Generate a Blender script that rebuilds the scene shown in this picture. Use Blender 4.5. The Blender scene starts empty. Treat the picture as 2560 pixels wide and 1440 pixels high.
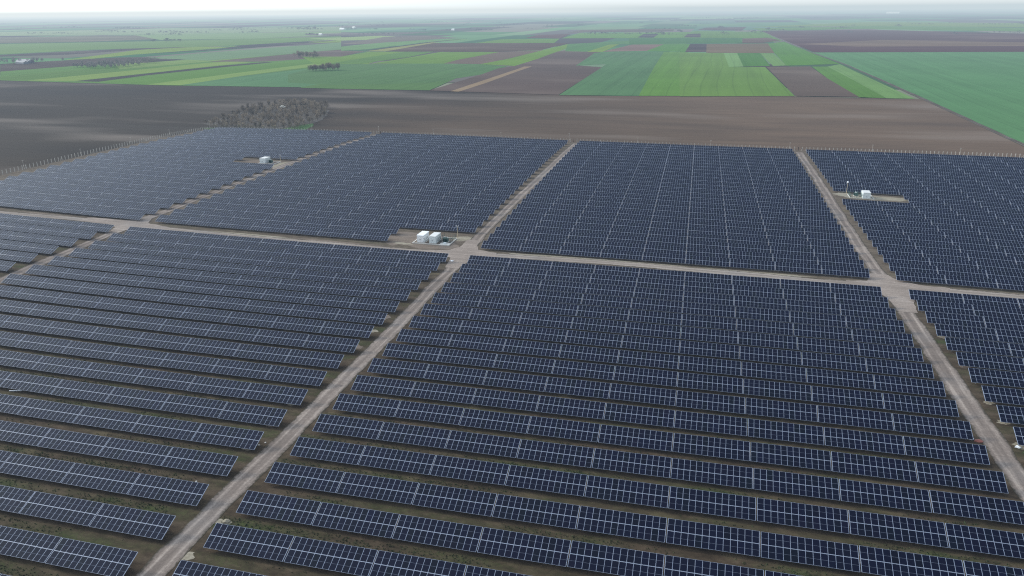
import bpy, bmesh, math, random
import numpy as np
from mathutils import Vector, Matrix, Euler
random.seed(7); rng = np.random.default_rng(11)
R = math.radians
sc = bpy.context.scene
col = sc.collection

# ------------------------------------------------------------------ site constants (metres; X along the rows, Y across them)
FIELDS=[["green_field",[0.08,0.172,0.022],[[-1042,773],[-1017,919],[-949,1001],[-927,1127],[-922,1735],[-355,608],[-604,601],[-886,628]]],["green_field",[0.074,0.151,0.015],[[-892,633],[-945,682],[-936,832],[-922,967],[-843,1094],[-834,789],[-844,632]]],["green_field",[0.159,0.234,0.036],[[-844,632],[-834,789],[-822,1063],[-751,1033],[-758,946],[-766,746],[-768,636]]],["ploughed_field",[0.025,0.021,0.015],[[-766,634],[-762,742],[-752,937],[-730,1043],[-708,1038],[-727,901],[-734,736],[-725,632]]],["green_field",[0.085,0.181,0.016],[[-725,632],[-734,736],[-727,901],[-659,1212],[-585,1065],[-624,806],[-629,607]]],["green_field",[0.164,0.25,0.046],[[-629,607],[-624,806],[-613,1121],[-573,1040],[-583,745],[-578,606]]],["green_field",[0.075,0.17,0.06],[[-578,606],[-583,745],[-556,931],[-528,951],[-355,608],[-548,605]]],["green_field",[0.073,0.148,0.033],[[-408,607],[-407,710],[-449,794],[-334,849],[-289,967],[-239,598],[-349,596],[-404,600]]],["green_field",[0.072,0.15,0.04],[[-528,782],[-578,977],[-559,1013],[-311,1039],[-253,997],[-246,825],[-274,692],[-371,639],[-458,662]]],["ploughed_field",[0.039,0.024,0.015],[[-1212,930],[-1173,1046],[-1144,1140],[-1049,1184],[-949,1001],[-1017,919],[-1037,768]]],["green_field",[0.146,0.223,0.043],[[-1001,975],[-949,1001],[-927,1127],[-839,1281],[-849,1044],[-871,841]]],["ploughed_field",[0.083,0.055,0.041],[[-846,1041],[-831,1241],[-820,1424],[-807,1507],[-666,1225],[-734,1058]]],["ploughed_field",[0.08,0.051,0.035],[[-777,1446],[-710,1433],[-666,1225]]],["green_field",[0.147,0.221,0.018],[[-1186,1053],[-1239,1189],[-1401,1608],[-1212,1636],[-1115,2118],[-1020,1929],[-1154,1809],[-1184,1247],[-1159,1101]]],["ploughed_field",[0.03,0.017,0.015],[[-1441,1142],[-1507,1203],[-1444,1415],[-1392,1624],[-1291,1631],[-1338,1478],[-1349,1230]]],["green_field",[0.121,0.201,0.082],[[-1059,1135],[-1062,1314],[-1040,1687],[-1020,1929],[-814,1520],[-839,1256],[-867,1070]]],["ploughed_field",[0.019,0.015,0.015],[[-1172,1548],[-1269,2002],[-1143,1985],[-1091,1812],[-1119,1682]]],["ploughed_field",[0.028,0.015,0.015],[[-1168,1248],[-1153,1521],[-1128,1766],[-1115,2118],[-1079,1685],[-1135,1415]]],["green_field",[0.096,0.179,0.026],[[-2110,1761],[-1784,1963],[-1300,2486],[-1144,2176],[-1238,1675],[-1479,1453],[-1529,1223]]],["ploughed_field",[0.065,0.056,0.022],[[-2162,1809],[-2768,2370],[-2331,2616],[-1805,2693],[-1827,2370],[-1937,1958]]],["green_field",[0.139,0.227,0.066],[[-2377,2671],[-1924,2988],[-1655,3192],[-1381,2647],[-1512,2234],[-1792,2103]]],["green_field",[0.157,0.224,0.088],[[-2949,2538],[-3666,3201],[-3209,3893],[-2211,4296],[-1692,3265],[-2299,2743]]],["ploughed_field",[0.083,0.066,0.057],[[-1619,2777],[-1334,2998],[-1135,3048],[-1151,2515],[-1502,2600]]],["green_field",[0.22,0.298,0.087],[[-1300,2236],[-1164,2546],[-929,2304],[-1022,2120],[-1087,2062]]],["ploughed_field",[0.114,0.088,0.064],[[-964,1819],[-1088,2398],[-980,2513],[-766,2305],[-840,2124],[-876,1841]]],["green_field",[0.115,0.221,0.058],[[-883,1658],[-880,1935],[-746,2243],[-681,2128],[-768,1939],[-746,1525],[-777,1446]]],["ploughed_field",[0.02,0.015,0.015],[[-724,1463],[-754,1902],[-738,2219],[-731,2268],[-734,1960],[-696,1516]]],["stubble_field",[0.179,0.175,0.045],[[-710,1433],[-736,1941],[-701,1913],[-660,1432]]],["green_field",[0.119,0.211,0.015],[[-751,1216],[-666,1225],[-690,1406],[-601,1425],[-511,1020],[-607,1007]]],["green_field",[0.081,0.169,0.02],[[-526,1025],[-517,1218],[-540,1431],[-608,1425],[-599,1209],[-587,1017]]],["green_field",[0.108,0.2,0.015],[[-510,1027],[-512,1219],[-523,1421],[-385,1433],[-370,1191],[-375,1044]]],["ploughed_field",[0.06,0.029,0.015],[[-660,1432],[-714,1904],[-324,1894],[-316,1528],[-391,1444]]],["ploughed_field",[0.107,0.07,0.047],[[-388,1433],[-318,1509],[-302,1547],[-307,1360],[-306,1198],[-312,1042],[-381,1047],[-390,1147]]],["green_field",[0.115,0.207,0.015],[[-313,1038],[-304,1190],[-310,1528],[-316,1852],[-290,1870],[-262,1444],[-249,1204],[-243,1005]]],["ploughed_field",[0.083,0.054,0.041],[[-238,594],[-246,825],[-255,951],[-241,1014],[-249,1204],[-264,1455],[-258,1551],[-163,1426],[-151,1258],[-147,1033],[-97,994],[-83,575]]],["stubble_field",[0.202,0.139,0.079],[[-211,591],[-215,731],[-221,927],[-224,991],[-212,996],[-209,888],[-201,700],[-200,588]]],["green_field",[0.074,0.158,0.057],[[-82,572],[-98,1002],[-102,1072],[-145,1024],[-175,1414],[-35,1465],[-18,1019],[2,579]]],["green_field",[0.098,0.204,0.026],[[2,579],[-18,1019],[-35,1465],[15,1459],[52,587]]],["green_field",[0.114,0.204,0.033],[[-1,1440],[88,1433],[96,1025],[150,1032],[159,605],[44,582]]],["green_field",[0.061,0.162,0.032],[[-250,1474],[-316,1852],[-293,1887],[-38,2310],[-2,1851],[-91,1822],[-179,1842],[-200,1461]]],["green_field",[0.147,0.228,0.015],[[-198,1450],[-200,1817],[-177,1842],[-164,1453]]],["ploughed_field",[0.135,0.08,0.059],[[-166,1464],[-142,1820],[-62,1840],[-46,1532],[-75,1506]]],["green_field",[0.065,0.178,0.015],[[-75,1506],[-62,1840],[11,1868],[9,1469]]],["green_field",[0.086,0.197,0.015],[[-417,2271],[-462,2876],[-29,2981],[19,2322]]],["ploughed_field",[0.02,0.015,0.015],[[-182,2345],[-198,2728],[-142,2726],[-130,2333]]],["ploughed_field",[0.064,0.02,0.015],[[-545,2306],[-573,2628],[-474,2738],[-421,2271]]],["ploughed_field",[0.056,0.033,0.015],[[-518,2915],[-537,3335],[-134,3540],[-113,3084]]],["green_field",[0.092,0.183,0.015],[[-590,1891],[-594,2186],[-417,2247],[-366,1919]]],["ploughed_field",[0.031,0.015,0.015],[[9,1467],[4,1866],[45,1868],[53,1471]]],["ploughed_field",[0.107,0.068,0.03],[[53,1440],[45,1868],[198,1908],[187,1442]]],["green_field",[0.152,0.267,0.078],[[88,1422],[114,1435],[118,1037],[96,1025]]],["green_field",[0.054,0.153,0.015],[[114,1435],[159,1439],[159,1057],[118,1037]]],["green_field",[0.124,0.223,0.055],[[159,1439],[184,1432],[184,1070],[163,1055]]],["green_field",[0.073,0.184,0.015],[[197,1892],[245,2032],[269,1119],[184,1067],[187,1432]]],["ploughed_field",[0.093,0.063,0.045],[[152,1035],[218,1056],[217,829],[222,608],[160,607]]],["green_field",[0.084,0.18,0.024],[[220,1050],[243,1054],[245,790],[245,599],[221,605],[217,829]]],["green_field",[0.139,0.25,0.067],[[243,1054],[268,1112],[271,599],[245,599],[245,790]]],["ploughed_field",[0.057,0.015,0.015],[[232,3116],[662,3287],[1077,2667],[698,1540],[267,1475]]],["ploughed_field",[0.11,0.061,0.035],[[280,1880],[514,2153],[848,1986],[785,1799],[384,1739]]],["green_field",[0.084,0.175,0.015],[[-24,3135],[183,3003],[234,3156],[244,2069],[188,1976],[143,2309],[-38,2319],[-58,2721]]],["green_field",[0.034,0.12,0.015],[[-153,1858],[-200,2271],[143,2286],[135,1939],[-18,1906]]],["ploughed_field",[0.067,0.03,0.015],[[142,2252],[219,2344],[242,2117],[186,1941],[135,1939]]],["ploughed_field",[0.03,0.015,0.015],[[-36,2368],[-39,2720],[5,2767],[16,2368]]],["ploughed_field",[0.046,0.017,0.015],[[-24,3285],[6,3735],[194,3824],[156,3162]]],["green_field",[0.077,0.17,0.015],[[211,3574],[768,3944],[1351,3481],[1158,2907],[683,3420],[234,3156]]],["green_field",[0.118,0.188,0.015],[[207,3823],[959,5134],[1687,4481],[1390,3597],[772,3974]]]]
CLUMPS=[[-4278,4204,-4008,4169,13.2],[-3544,3898,-3273,3867,14.6],[-3415,4093,-3362,4087,11.8],[-2302,2633,-2211,2631,9.9],[-2171,2631,-2087,2629,11.6],[-1714,1966,-1596,1970,13.6],[-2901,4028,-2824,4018,11.1],[-2468,3511,-2276,3494,9.7],[-2317,3760,-2157,3742,12.4],[-2091,3559,-1955,3546,18.6],[-1827,3534,-1704,3522,11.2],[-1658,3517,-1588,3510,8.8],[-1295,3258,-1233,3253,10.0],[-1178,3320,-1117,3315,10.0],[-1004,3236,-922,3229,11.6],[-1290,4576,-1085,4536,13.3],[-891,4159,-831,4149,12.0],[-2417,6169,-2135,6083,11.0],[-2295,4772,-2118,4737,8.9],[-1647,5066,-1599,5055,11.9],[-1099,5583,-1052,5569,9.5],[-894,5038,-781,5010,8.6],[-898,6322,-828,6297,10.6],[175,2862,201,2861,14.9],[-222,6078,-149,6052,10.1],[-63,4701,-4,4687,7.9],[21,6942,219,6852,15.3],[265,7409,402,7339,16.3],[791,7138,914,7075,15.8],[1046,7634,1234,7524,12.7],[1561,6741,1741,6649,11.4],[-1090,3796,-978,3782,8.9]]
PITCH = 9.7311; TILT = 0.41410; SH_LO = 0.22958; SH_UP = 0.22265; YU = 18.746
WT = 15.2; GAP = 0.29; TW = WT - GAP
OFF = dict(C=0.0, B=-144.835, A=-289.165, H=144.745, F=-0.548, E=-145.155, D=-289.526, G=144.365)
TP = [((2,0),1.1019),((1,1),-3.09222),((0,2),0.81144),((3,0),-1.50596),((2,1),-1.78074),((1,2),0.47341),((0,3),-0.97489),
      ((1,0),-0.81906),((0,1),1.13456),((0,4),-0.34993),((1,3),1.16378),((2,2),0.99881),((3,1),1.38864),((4,0),-0.28937)]
CAM = (81.4128, -243.6865, 85.4313); PITCHC = 0.3514908; YAWC = -0.2601975; ROLLC = -0.0088417; FPX = 1891.61

def terr(X, Y):
    """height of the gently rolling ground"""
    X = np.asarray(X, float); Y = np.asarray(Y, float)
    a = np.clip(X, -300, 300)/200; b = np.clip(Y, -210, 300)/200
    z = sum(t*a**i*b**j for (i, j), t in TP)
    d = np.maximum(np.maximum(np.abs(X)-300, 0), np.maximum(Y-300, np.maximum(-210-Y, 0)))
    s = np.clip(d/350, 0, 1); s = s*s*(3-2*s)
    return z*(1-s)
def tz(x, y): return float(terr(x, y))

# ------------------------------------------------------------------ tagging and linking
def tag(o, label=None, cat=None, group=None, kind=None):
    if label: o['label'] = label
    if cat: o['category'] = cat
    if group: o['group'] = group
    if kind: o['kind'] = kind
    return o
def link(name, me, mats=(), parent=None, loc=(0,0,0)):
    for m in mats: me.materials.append(m)
    o = bpy.data.objects.new(name, me); col.objects.link(o); o.location = loc
    if parent: o.parent = parent
    return o
def empty(name, loc=(0,0,0), rot=(0,0,0)):
    o = bpy.data.objects.new(name, None); col.objects.link(o)
    o.location = loc; o.rotation_euler = rot; o.empty_display_size = .5
    return o

class MB:
    """collects boxes, tubes and faces into one mesh"""
    def __init__(s): s.v = []; s.f = []; s.m = []
    def face(s, pts, mi=0):
        n = len(s.v); s.v += [tuple(p) for p in pts]; s.f.append(tuple(range(n, n+len(pts)))); s.m.append(mi)
    def box(s, x0, x1, y0, y1, z0, z1, mi=0, M=None):
        P = [(x0,y0,z0),(x1,y0,z0),(x1,y1,z0),(x0,y1,z0),(x0,y0,z1),(x1,y0,z1),(x1,y1,z1),(x0,y1,z1)]
        if M is not None: P = [tuple(M @ Vector(p)) for p in P]
        n = len(s.v); s.v += P
        for q in ((0,3,2,1),(4,5,6,7),(0,1,5,4),(1,2,6,5),(2,3,7,6),(3,0,4,7)):
            s.f.append(tuple(n+i for i in q)); s.m.append(mi)
    def tube(s, a, b, r0, r1=None, n=6, mi=0, cap=True):
        r1 = r0 if r1 is None else r1
        a = Vector(a); b = Vector(b); d = (b-a).normalized()
        u = d.orthogonal().normalized(); w = d.cross(u)
        k = len(s.v)
        for c, r in ((a, r0), (b, r1)):
            for i in range(n):
                t = 2*math.pi*i/n; s.v.append(tuple(c+(u*math.cos(t)+w*math.sin(t))*r))
        for i in range(n):
            j = (i+1) % n; s.f.append((k+i, k+j, k+n+j, k+n+i)); s.m.append(mi)
        if cap:
            s.f.append(tuple(k+i for i in reversed(range(n)))); s.m.append(mi)
            s.f.append(tuple(k+n+i for i in range(n))); s.m.append(mi)
    def mesh(s, name='mesh'):
        me = bpy.data.meshes.new(name); me.from_pydata(s.v, [], s.f)
        me.polygons.foreach_set('material_index', s.m); me.update(); return me
    def build(s, name, mats, parent=None, loc=(0,0,0)):
        return link(name, s.mesh(name), mats, parent, loc)

# ------------------------------------------------------------------ materials
def newmat(name):
    m = bpy.data.materials.new(name); m.use_nodes = True
    nt = m.node_tree; b = nt.nodes['Principled BSDF']
    return m, nt, b
def N(nt, t, **kw):
    n = nt.nodes.new(t)
    for k, v in kw.items():
        if k.startswith('i_'): n.inputs[int(k[2:])].default_value = v
        else: setattr(n, k, v)
    return n
def math_(nt, op, a, b=None, c=None, clamp=False):
    n = nt.nodes.new('ShaderNodeMath'); n.operation = op; n.use_clamp = clamp
    for i, x in enumerate((a, b, c)):
        if x is None: continue
        if isinstance(x, (int, float)): n.inputs[i].default_value = x
        else: nt.links.new(x, n.inputs[i])
    return n.outputs[0]
def mix(nt, f, a, b, mode='MIX'):
    n = nt.nodes.new('ShaderNodeMix'); n.data_type = 'RGBA'; n.blend_type = mode; n.clamp_factor = True
    for i, x in ((0, f), (6, a), (7, b)):
        if isinstance(x, (int, float)): n.inputs[i].default_value = x
        elif isinstance(x, tuple): n.inputs[i].default_value = (*x, 1) if len(x) == 3 else x
        else: nt.links.new(x, n.inputs[i])
    return n.outputs[2]
def noise(nt, vec, scale, detail=4, rough=.55, out=0):
    n = nt.nodes.new('ShaderNodeTexNoise'); n.inputs['Scale'].default_value = scale
    n.inputs['Detail'].default_value = detail; n.inputs['Roughness'].default_value = rough
    if vec is not None: nt.links.new(vec, n.inputs['Vector'])
    return n.outputs[out]
def mapping(nt, vec, scale=(1,1,1), loc=(0,0,0), rot=(0,0,0)):
    n = nt.nodes.new('ShaderNodeMapping'); n.inputs['Scale'].default_value = scale
    n.inputs['Location'].default_value = loc; n.inputs['Rotation'].default_value = rot
    nt.links.new(vec, n.inputs['Vector']); return n.outputs[0]
def pos(nt): return nt.nodes.new('ShaderNodeNewGeometry').outputs['Position']
def ramp(nt, f, stops):
    n = nt.nodes.new('ShaderNodeValToRGB'); e = n.color_ramp.elements
    while len(e) < len(stops): e.new(.5)
    for k, (p, c) in enumerate(stops):
        e[k].position = p; e[k].color = (*c, 1) if isinstance(c, tuple) else (c, c, c, 1)
    nt.links.new(f, n.inputs[0]); return n.outputs[0]
def plain(name, c, rough=.6, metal=0., var=.12, scale=2.):
    m, nt, b = newmat(name)
    v = noise(nt, pos(nt), scale, 3)
    cc = mix(nt, v, tuple(x*(1-var) for x in c), tuple(min(1, x*(1+var)) for x in c))
    nt.links.new(cc, b.inputs['Base Color']); b.inputs['Roughness'].default_value = rough; b.inputs['Metallic'].default_value = metal
    return m

M = {}
M['alu'] = plain('aluminium frame', (.37,.43,.55), .45, .0, .05, 1.5)
M['steel'] = plain('galvanised steel', (.34,.37,.42), .5, .3, .08, 3)
M['white'] = plain('white painted steel', (.90,.92,.93), .45, 0, .04, .6)
M['offwhite'] = plain('pale grey green paint', (.78,.84,.84), .5, 0, .06, .8)
M['greyroof'] = plain('grey white roof sheet', (.74,.74,.71), .6, 0, .12, .9)
M['dark'] = plain('dark rubber and louvre', (.05,.055,.06), .6)
M['green'] = plain('transformer green', (.05,.11,.09), .5)
M['concrete'] = plain('pale concrete', (.62,.60,.55), .85, 0, .10, 1.2)
M['post'] = plain('concrete post', (.58,.55,.49), .85, 0, .15, 3)
M['wire'] = plain('fence wire', (.33,.34,.33), .5, .3)
M['bark'] = plain('grey bark', (.10,.085,.075), .9, 0, .3, 2)
M['ivory'] = plain('ivory pole paint', (.62,.52,.34), .6)
M['red'] = plain('rusty red tin', (.30,.10,.07), .6)
M['globe'] = plain('white lamp globe', (.85,.87,.90), .25)

def cells_material():
    m, nt, b = newmat('solar cells')
    uv = nt.nodes.new('ShaderNodeUVMap').outputs[0]
    sep = nt.nodes.new('ShaderNodeSeparateXYZ'); nt.links.new(uv, sep.inputs[0]); u, v = sep.outputs[0], sep.outputs[1]
    def line(x, n, w):      # 1 on thin lines at multiples of 1/n
        f = math_(nt, 'FRACT', math_(nt, 'ADD', math_(nt, 'MULTIPLY', x, n), .5))
        return math_(nt, 'LESS_THAN', math_(nt, 'ABSOLUTE', math_(nt, 'SUBTRACT', f, .5)), w)
    tone = nt.nodes.new('ShaderNodeAttribute'); tone.attribute_name = 'tone'; tone.attribute_type = 'GEOMETRY'
    oi = nt.nodes.new('ShaderNodeObjectInfo')
    t = math_(nt, 'FRACT', math_(nt, 'ADD', tone.outputs['Fac'], oi.outputs['Random']))
    base = ramp(nt, t, [(0, (.0010,.0016,.0075)), (.25, (.0020,.0030,.0175)), (.5, (.0014,.0020,.0125)), (.72, (.0030,.0024,.0150)), (.9, (.0012,.0034,.0080)), (1, (.0024,.0034,.0210))])
    big = noise(nt, mapping(nt, pos(nt), (.05,.02,.05)), 1, 2)
    base = mix(nt, math_(nt, 'MULTIPLY', big, .7), base, mix(nt, .5, base, (.0040,.0040,.020)))
    grid = math_(nt, 'MAXIMUM', line(u, 6, .022), line(v, 24, .045))
    c1 = mix(nt, math_(nt, 'MULTIPLY', grid, .30), base, (.02,.026,.05))
    mid = math_(nt, 'LESS_THAN', math_(nt, 'ABSOLUTE', math_(nt, 'SUBTRACT', v, .5)), .0085)
    c2 = mix(nt, mid, c1, (.13,.15,.20))
    nt.links.new(c2, b.inputs['Base Color'])
    rg = mix(nt, math_(nt, 'MULTIPLY', noise(nt, pos(nt), .8, 3), .5), (.08,.08,.08), (.17,.17,.17))
    nt.links.new(rg, b.inputs['Roughness'])
    b.inputs['IOR'].default_value = 1.24
    return m
M['cells'] = cells_material()

def field_material(name, furrow=(1, .05), crop=False, near=False):
    """one material for all fields: the object's own colour, worked by noise, furrows and damp patches"""
    m, nt, b = newmat(name)
    p = pos(nt)
    oi = nt.nodes.new('ShaderNodeObjectInfo')
    c = oi.outputs['Color']
    big = noise(nt, mapping(nt, p, (.0028,.0062,.01)), 1, 3, .5)
    mid = noise(nt, mapping(nt, p, (.010,.055,.05) if not crop else (.02,.02,.02)), 1, 4, .6)
    fine = noise(nt, mapping(nt, p, (.35,.35,.35)), 1, 5, .65)
    k = math_(nt, 'ADD', math_(nt, 'MULTIPLY', big, .75 if not crop else .45), math_(nt, 'ADD', math_(nt, 'MULTIPLY', mid, .35 if not crop else .30), math_(nt, 'MULTIPLY', fine, .22)))
    sep = nt.nodes.new('ShaderNodeSeparateXYZ'); nt.links.new(p, sep.inputs[0])
    if crop:      # tramlines and drill strips run away from the camera along Y
        wob = math_(nt, 'MULTIPLY', noise(nt, mapping(nt, p, (.002,.002,.002)), 1, 1), 30)
        f = math_(nt, 'FRACT', math_(nt, 'MULTIPLY', math_(nt, 'ADD', sep.outputs[0], wob), 1/18))
        tram = math_(nt, 'LESS_THAN', math_(nt, 'ABSOLUTE', math_(nt, 'SUBTRACT', f, .5)), .045)
        st = noise(nt, mapping(nt, p, (.06,.0015,.01)), 1, 3, .6)
        k = math_(nt, 'ADD', k, math_(nt, 'SUBTRACT', math_(nt, 'MULTIPLY', st, .7), .35))
        k = math_(nt, 'SUBTRACT', k, math_(nt, 'MULTIPLY', tram, .16))
    else:
        st = noise(nt, mapping(nt, p, (.004,.35,.05)), 1, 3, .6)
        k = math_(nt, 'ADD', k, math_(nt, 'SUBTRACT', math_(nt, 'MULTIPLY', st, .62), .31))
    lo, hi = (.55, 1.45) if not crop else (.72, 1.30)
    k = math_(nt, 'ADD', math_(nt, 'MULTIPLY', k, (hi-lo)*1.35), lo-.12*(hi-lo) if crop else lo-.1)
    vm = nt.nodes.new('ShaderNodeVectorMath'); vm.operation = 'SCALE'
    nt.links.new(c, vm.inputs[0]); nt.links.new(k, vm.inputs['Scale'])
    cc = vm.outputs[0]
    if near:      # heavy black earth on the left giving way to lighter brown on the right
        wav = noise(nt, mapping(nt, p, (.0035,.006,.01), (4,2,0)), 1, 3, .5)
        g = math_(nt, 'ADD', math_(nt, 'MULTIPLY', math_(nt, 'ADD', sep.outputs[0], 270), 1/400), math_(nt, 'MULTIPLY', math_(nt, 'SUBTRACT', wav, .5), 1.5), clamp=True)
        cc = mix(nt, g, mix(nt, 1.0, cc, (.29,.32,.33), 'MULTIPLY'), cc)
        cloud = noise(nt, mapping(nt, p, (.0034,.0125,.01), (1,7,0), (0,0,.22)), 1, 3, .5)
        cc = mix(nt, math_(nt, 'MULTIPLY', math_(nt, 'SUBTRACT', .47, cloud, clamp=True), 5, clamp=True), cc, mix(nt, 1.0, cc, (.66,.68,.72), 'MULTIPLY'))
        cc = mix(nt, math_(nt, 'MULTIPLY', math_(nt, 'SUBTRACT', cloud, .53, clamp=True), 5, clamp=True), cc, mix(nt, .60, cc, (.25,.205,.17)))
    elif not crop:
        cc = mix(nt, math_(nt, 'MULTIPLY', math_(nt, 'SUBTRACT', big, .52, clamp=True), 2.2, clamp=True), cc, mix(nt, .5, cc, (.30,.24,.19)))
    nt.links.new(cc, b.inputs['Base Color']); b.inputs['Roughness'].default_value = .95; b.inputs['Specular IOR Level'].default_value = .1
    return m
M['plough'] = field_material('ploughed soil')
M['plough_near'] = field_material('dark ploughed soil', near=True)
M['crop'] = field_material('young cereal', crop=True)

def farm_material():
    m, nt, b = newmat('rough grass and soil')
    p = pos(nt); sep = nt.nodes.new('ShaderNodeSeparateXYZ'); nt.links.new(p, sep.inputs[0]); X, Y = sep.outputs[0], sep.outputs[1]
    n1 = noise(nt, mapping(nt, p, (.05,.09,.1)), 1, 4, .6)
    n2 = noise(nt, mapping(nt, p, (.28,.6,.4)), 1, 5, .65)
    n3 = noise(nt, mapping(nt, p, (1.3,1.6,2)), 1, 5, .78)
    nrut = noise(nt, mapping(nt, p, (.04,2.4,1)), 1, 3, .6)
    soil = ramp(nt, n2, [(.3, (.050,.038,.028)), (.5, (.105,.080,.058)), (.7, (.180,.142,.105))])
    soil = mix(nt, math_(nt, 'MULTIPLY', nrut, .5), soil, (.060,.047,.037))
    grass = ramp(nt, n3, [(.30, (.018,.040,.012)), (.5, (.050,.095,.026)), (.68, (.105,.150,.048))])
    # phase inside one row pitch: 0 at the low edge of a row of tables, growing away from the camera
    ph = math_(nt, 'FRACT', math_(nt, 'DIVIDE', math_(nt, 'ADD', Y, math_(nt, 'MULTIPLY', math_(nt, 'SUBTRACT', n1, .5), 1.6)), PITCH))
    band = ramp(nt, ph, [(0, .15), (.42, .10), (.50, .0), (.60, .45), (.72, .95), (.88, .85), (1, .35)])
    wear = ramp(nt, ph, [(0, 0.), (.42, .35), (.48, .9), (.56, .8), (.66, .1), (1, 0.)])
    cover = math_(nt, 'MULTIPLY', band, ramp(nt, n1, [(.38, .04), (.54, .40), (.68, 1.)]))
    cover = math_(nt, 'MULTIPLY', cover, ramp(nt, n3, [(.35, .45), (.6, 1.)]))
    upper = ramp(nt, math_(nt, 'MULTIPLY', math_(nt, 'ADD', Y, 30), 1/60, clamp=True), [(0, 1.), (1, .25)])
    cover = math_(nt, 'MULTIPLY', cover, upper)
    c = mix(nt, cover, soil, grass)
    c = mix(nt, math_(nt, 'MULTIPLY', wear, math_(nt, 'MULTIPLY', n2, .9)), c, (.170,.145,.112))
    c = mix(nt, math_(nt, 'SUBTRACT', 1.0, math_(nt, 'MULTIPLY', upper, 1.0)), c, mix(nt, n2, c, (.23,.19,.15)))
    dry = math_(nt, 'MULTIPLY', math_(nt, 'SUBTRACT', noise(nt, mapping(nt, p, (.11,.13,.1), (31,5,0)), 1, 3), .60, clamp=True), 5, clamp=True)
    c = mix(nt, math_(nt, 'MULTIPLY', dry, .5), c, (.24,.21,.13))
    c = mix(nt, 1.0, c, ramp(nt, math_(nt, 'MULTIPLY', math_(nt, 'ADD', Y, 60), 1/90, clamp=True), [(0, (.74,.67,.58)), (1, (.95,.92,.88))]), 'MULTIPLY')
    nt.links.new(c, b.inputs['Base Color']); b.inputs['Roughness'].default_value = .95; b.inputs['Specular IOR Level'].default_value = .1
    bp = nt.nodes.new('ShaderNodeBump'); bp.inputs['Strength'].default_value = .6; bp.inputs['Distance'].default_value = .25
    nt.links.new(math_(nt, 'ADD', n2, math_(nt, 'MULTIPLY', n3, .4)), bp.inputs['Height']); nt.links.new(bp.outputs[0], b.inputs['Normal'])
    return m
M['farm'] = farm_material()

def track_material(name, along, c0=(.23,.195,.175), c1=(.36,.315,.285), strip_uv=False):
    m, nt, b = newmat(name); p = pos(nt)
    sc_ = (1.3,.035,1) if along == 'Y' else (.035,1.3,1)
    ruts = noise(nt, mapping(nt, p, sc_), 1, 3, .6)
    n1 = noise(nt, mapping(nt, p, (.06,.06,.06)), 1, 4, .6)
    n2 = noise(nt, mapping(nt, p, (1.8,1.8,1.8)), 1, 6, .75)
    k = math_(nt, 'ADD', math_(nt, 'MULTIPLY', ruts, .6), math_(nt, 'ADD', math_(nt, 'MULTIPLY', n1, .5), math_(nt, 'SUBTRACT', math_(nt, 'MULTIPLY', n2, .7), .42)))
    if strip_uv:     # pale wheel lines, darker crown, edges breaking up into the soil
        uv = nt.nodes.new('ShaderNodeUVMap').outputs[0]; su = nt.nodes.new('ShaderNodeSeparateXYZ'); nt.links.new(uv, su.inputs[0])
        u = math_(nt, 'ADD', su.outputs[0], math_(nt, 'MULTIPLY', math_(nt, 'SUBTRACT', noise(nt, mapping(nt, p, (.05,.05,.05), (2,2,0)), 1, 2), .5), .30))
        wheel = ramp(nt, u, [(.0, .35), (.16, .45), (.27, 1.), (.38, .25), (.5, .1), (.62, .25), (.73, 1.), (.84, .4), (1, .3)])
        k = math_(nt, 'ADD', k, math_(nt, 'MULTIPLY', math_(nt, 'SUBTRACT', wheel, .45), .26))
    c = ramp(nt, k, [(.22, tuple(x*.66 for x in c0)), (.48, c0), (.74, c1)])
    c = mix(nt, math_(nt, 'MULTIPLY', math_(nt, 'SUBTRACT', noise(nt, mapping(nt, p, (.05,.05,.05), (9,3,1)), 1, 3), .52, clamp=True), 2.5, clamp=True), c, mix(nt, .6, c, (.22,.22,.22)))
    if strip_uv:
        e = math_(nt, 'MULTIPLY', math_(nt, 'ABSOLUTE', math_(nt, 'SUBTRACT', su.outputs[0], .5)), 2.)
        frag = noise(nt, mapping(nt, p, (.7,.7,.7), (5,1,0)), 1, 5, .75)
        e = math_(nt, 'MULTIPLY', math_(nt, 'SUBTRACT', math_(nt, 'ADD', e, math_(nt, 'MULTIPLY', math_(nt, 'SUBTRACT', frag, .5), .9)), .78), 5., clamp=True)
        c = mix(nt, e, c, mix(nt, n2, (.045,.042,.028), (.10,.082,.062)))
    nt.links.new(c, b.inputs['Base Color']); b.inputs['Roughness'].default_value = .95; b.inputs['Specular IOR Level'].default_value = .1
    bp = nt.nodes.new('ShaderNodeBump'); bp.inputs['Strength'].default_value = .4; bp.inputs['Distance'].default_value = .1
    nt.links.new(k, bp.inputs['Height']); nt.links.new(bp.outputs[0], b.inputs['Normal'])
    return m
M['track_y'] = track_material('gravel track along', 'Y', (.235,.190,.160), (.42,.35,.295), True)
M['track_x'] = track_material('gravel track across', 'X', (.29,.24,.20), (.44,.38,.325), True)
M['junction'] = track_material('gravel at the crossings', 'X', (.30,.245,.205), (.49,.41,.35))
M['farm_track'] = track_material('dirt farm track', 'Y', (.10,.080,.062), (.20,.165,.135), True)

# ------------------------------------------------------------------ ground sheets, all cut on the same grid lines
def lines(lo, hi, flo, fhi, fine, mid, m0, m1):
    a = list(np.arange(flo, fhi+.01, fine))
    x = flo
    while x > m0: x -= mid; a.append(x)
    st = mid
    while x > lo: st *= 1.5; x -= st; a.append(max(x, lo))
    x = fhi; 
    while x < m1: x += mid; a.append(x)
    st = mid
    while x < hi: st *= 1.5; x += st; a.append(min(x, hi))
    return np.array(sorted(set(np.round(a, 3))))
GX = lines(-30000, 30000, -320, 320, 5, 12.5, -680, 680)
GY = lines(-6000, 30000, -210, 300, 5, 12.5, -560, 680)

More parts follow.
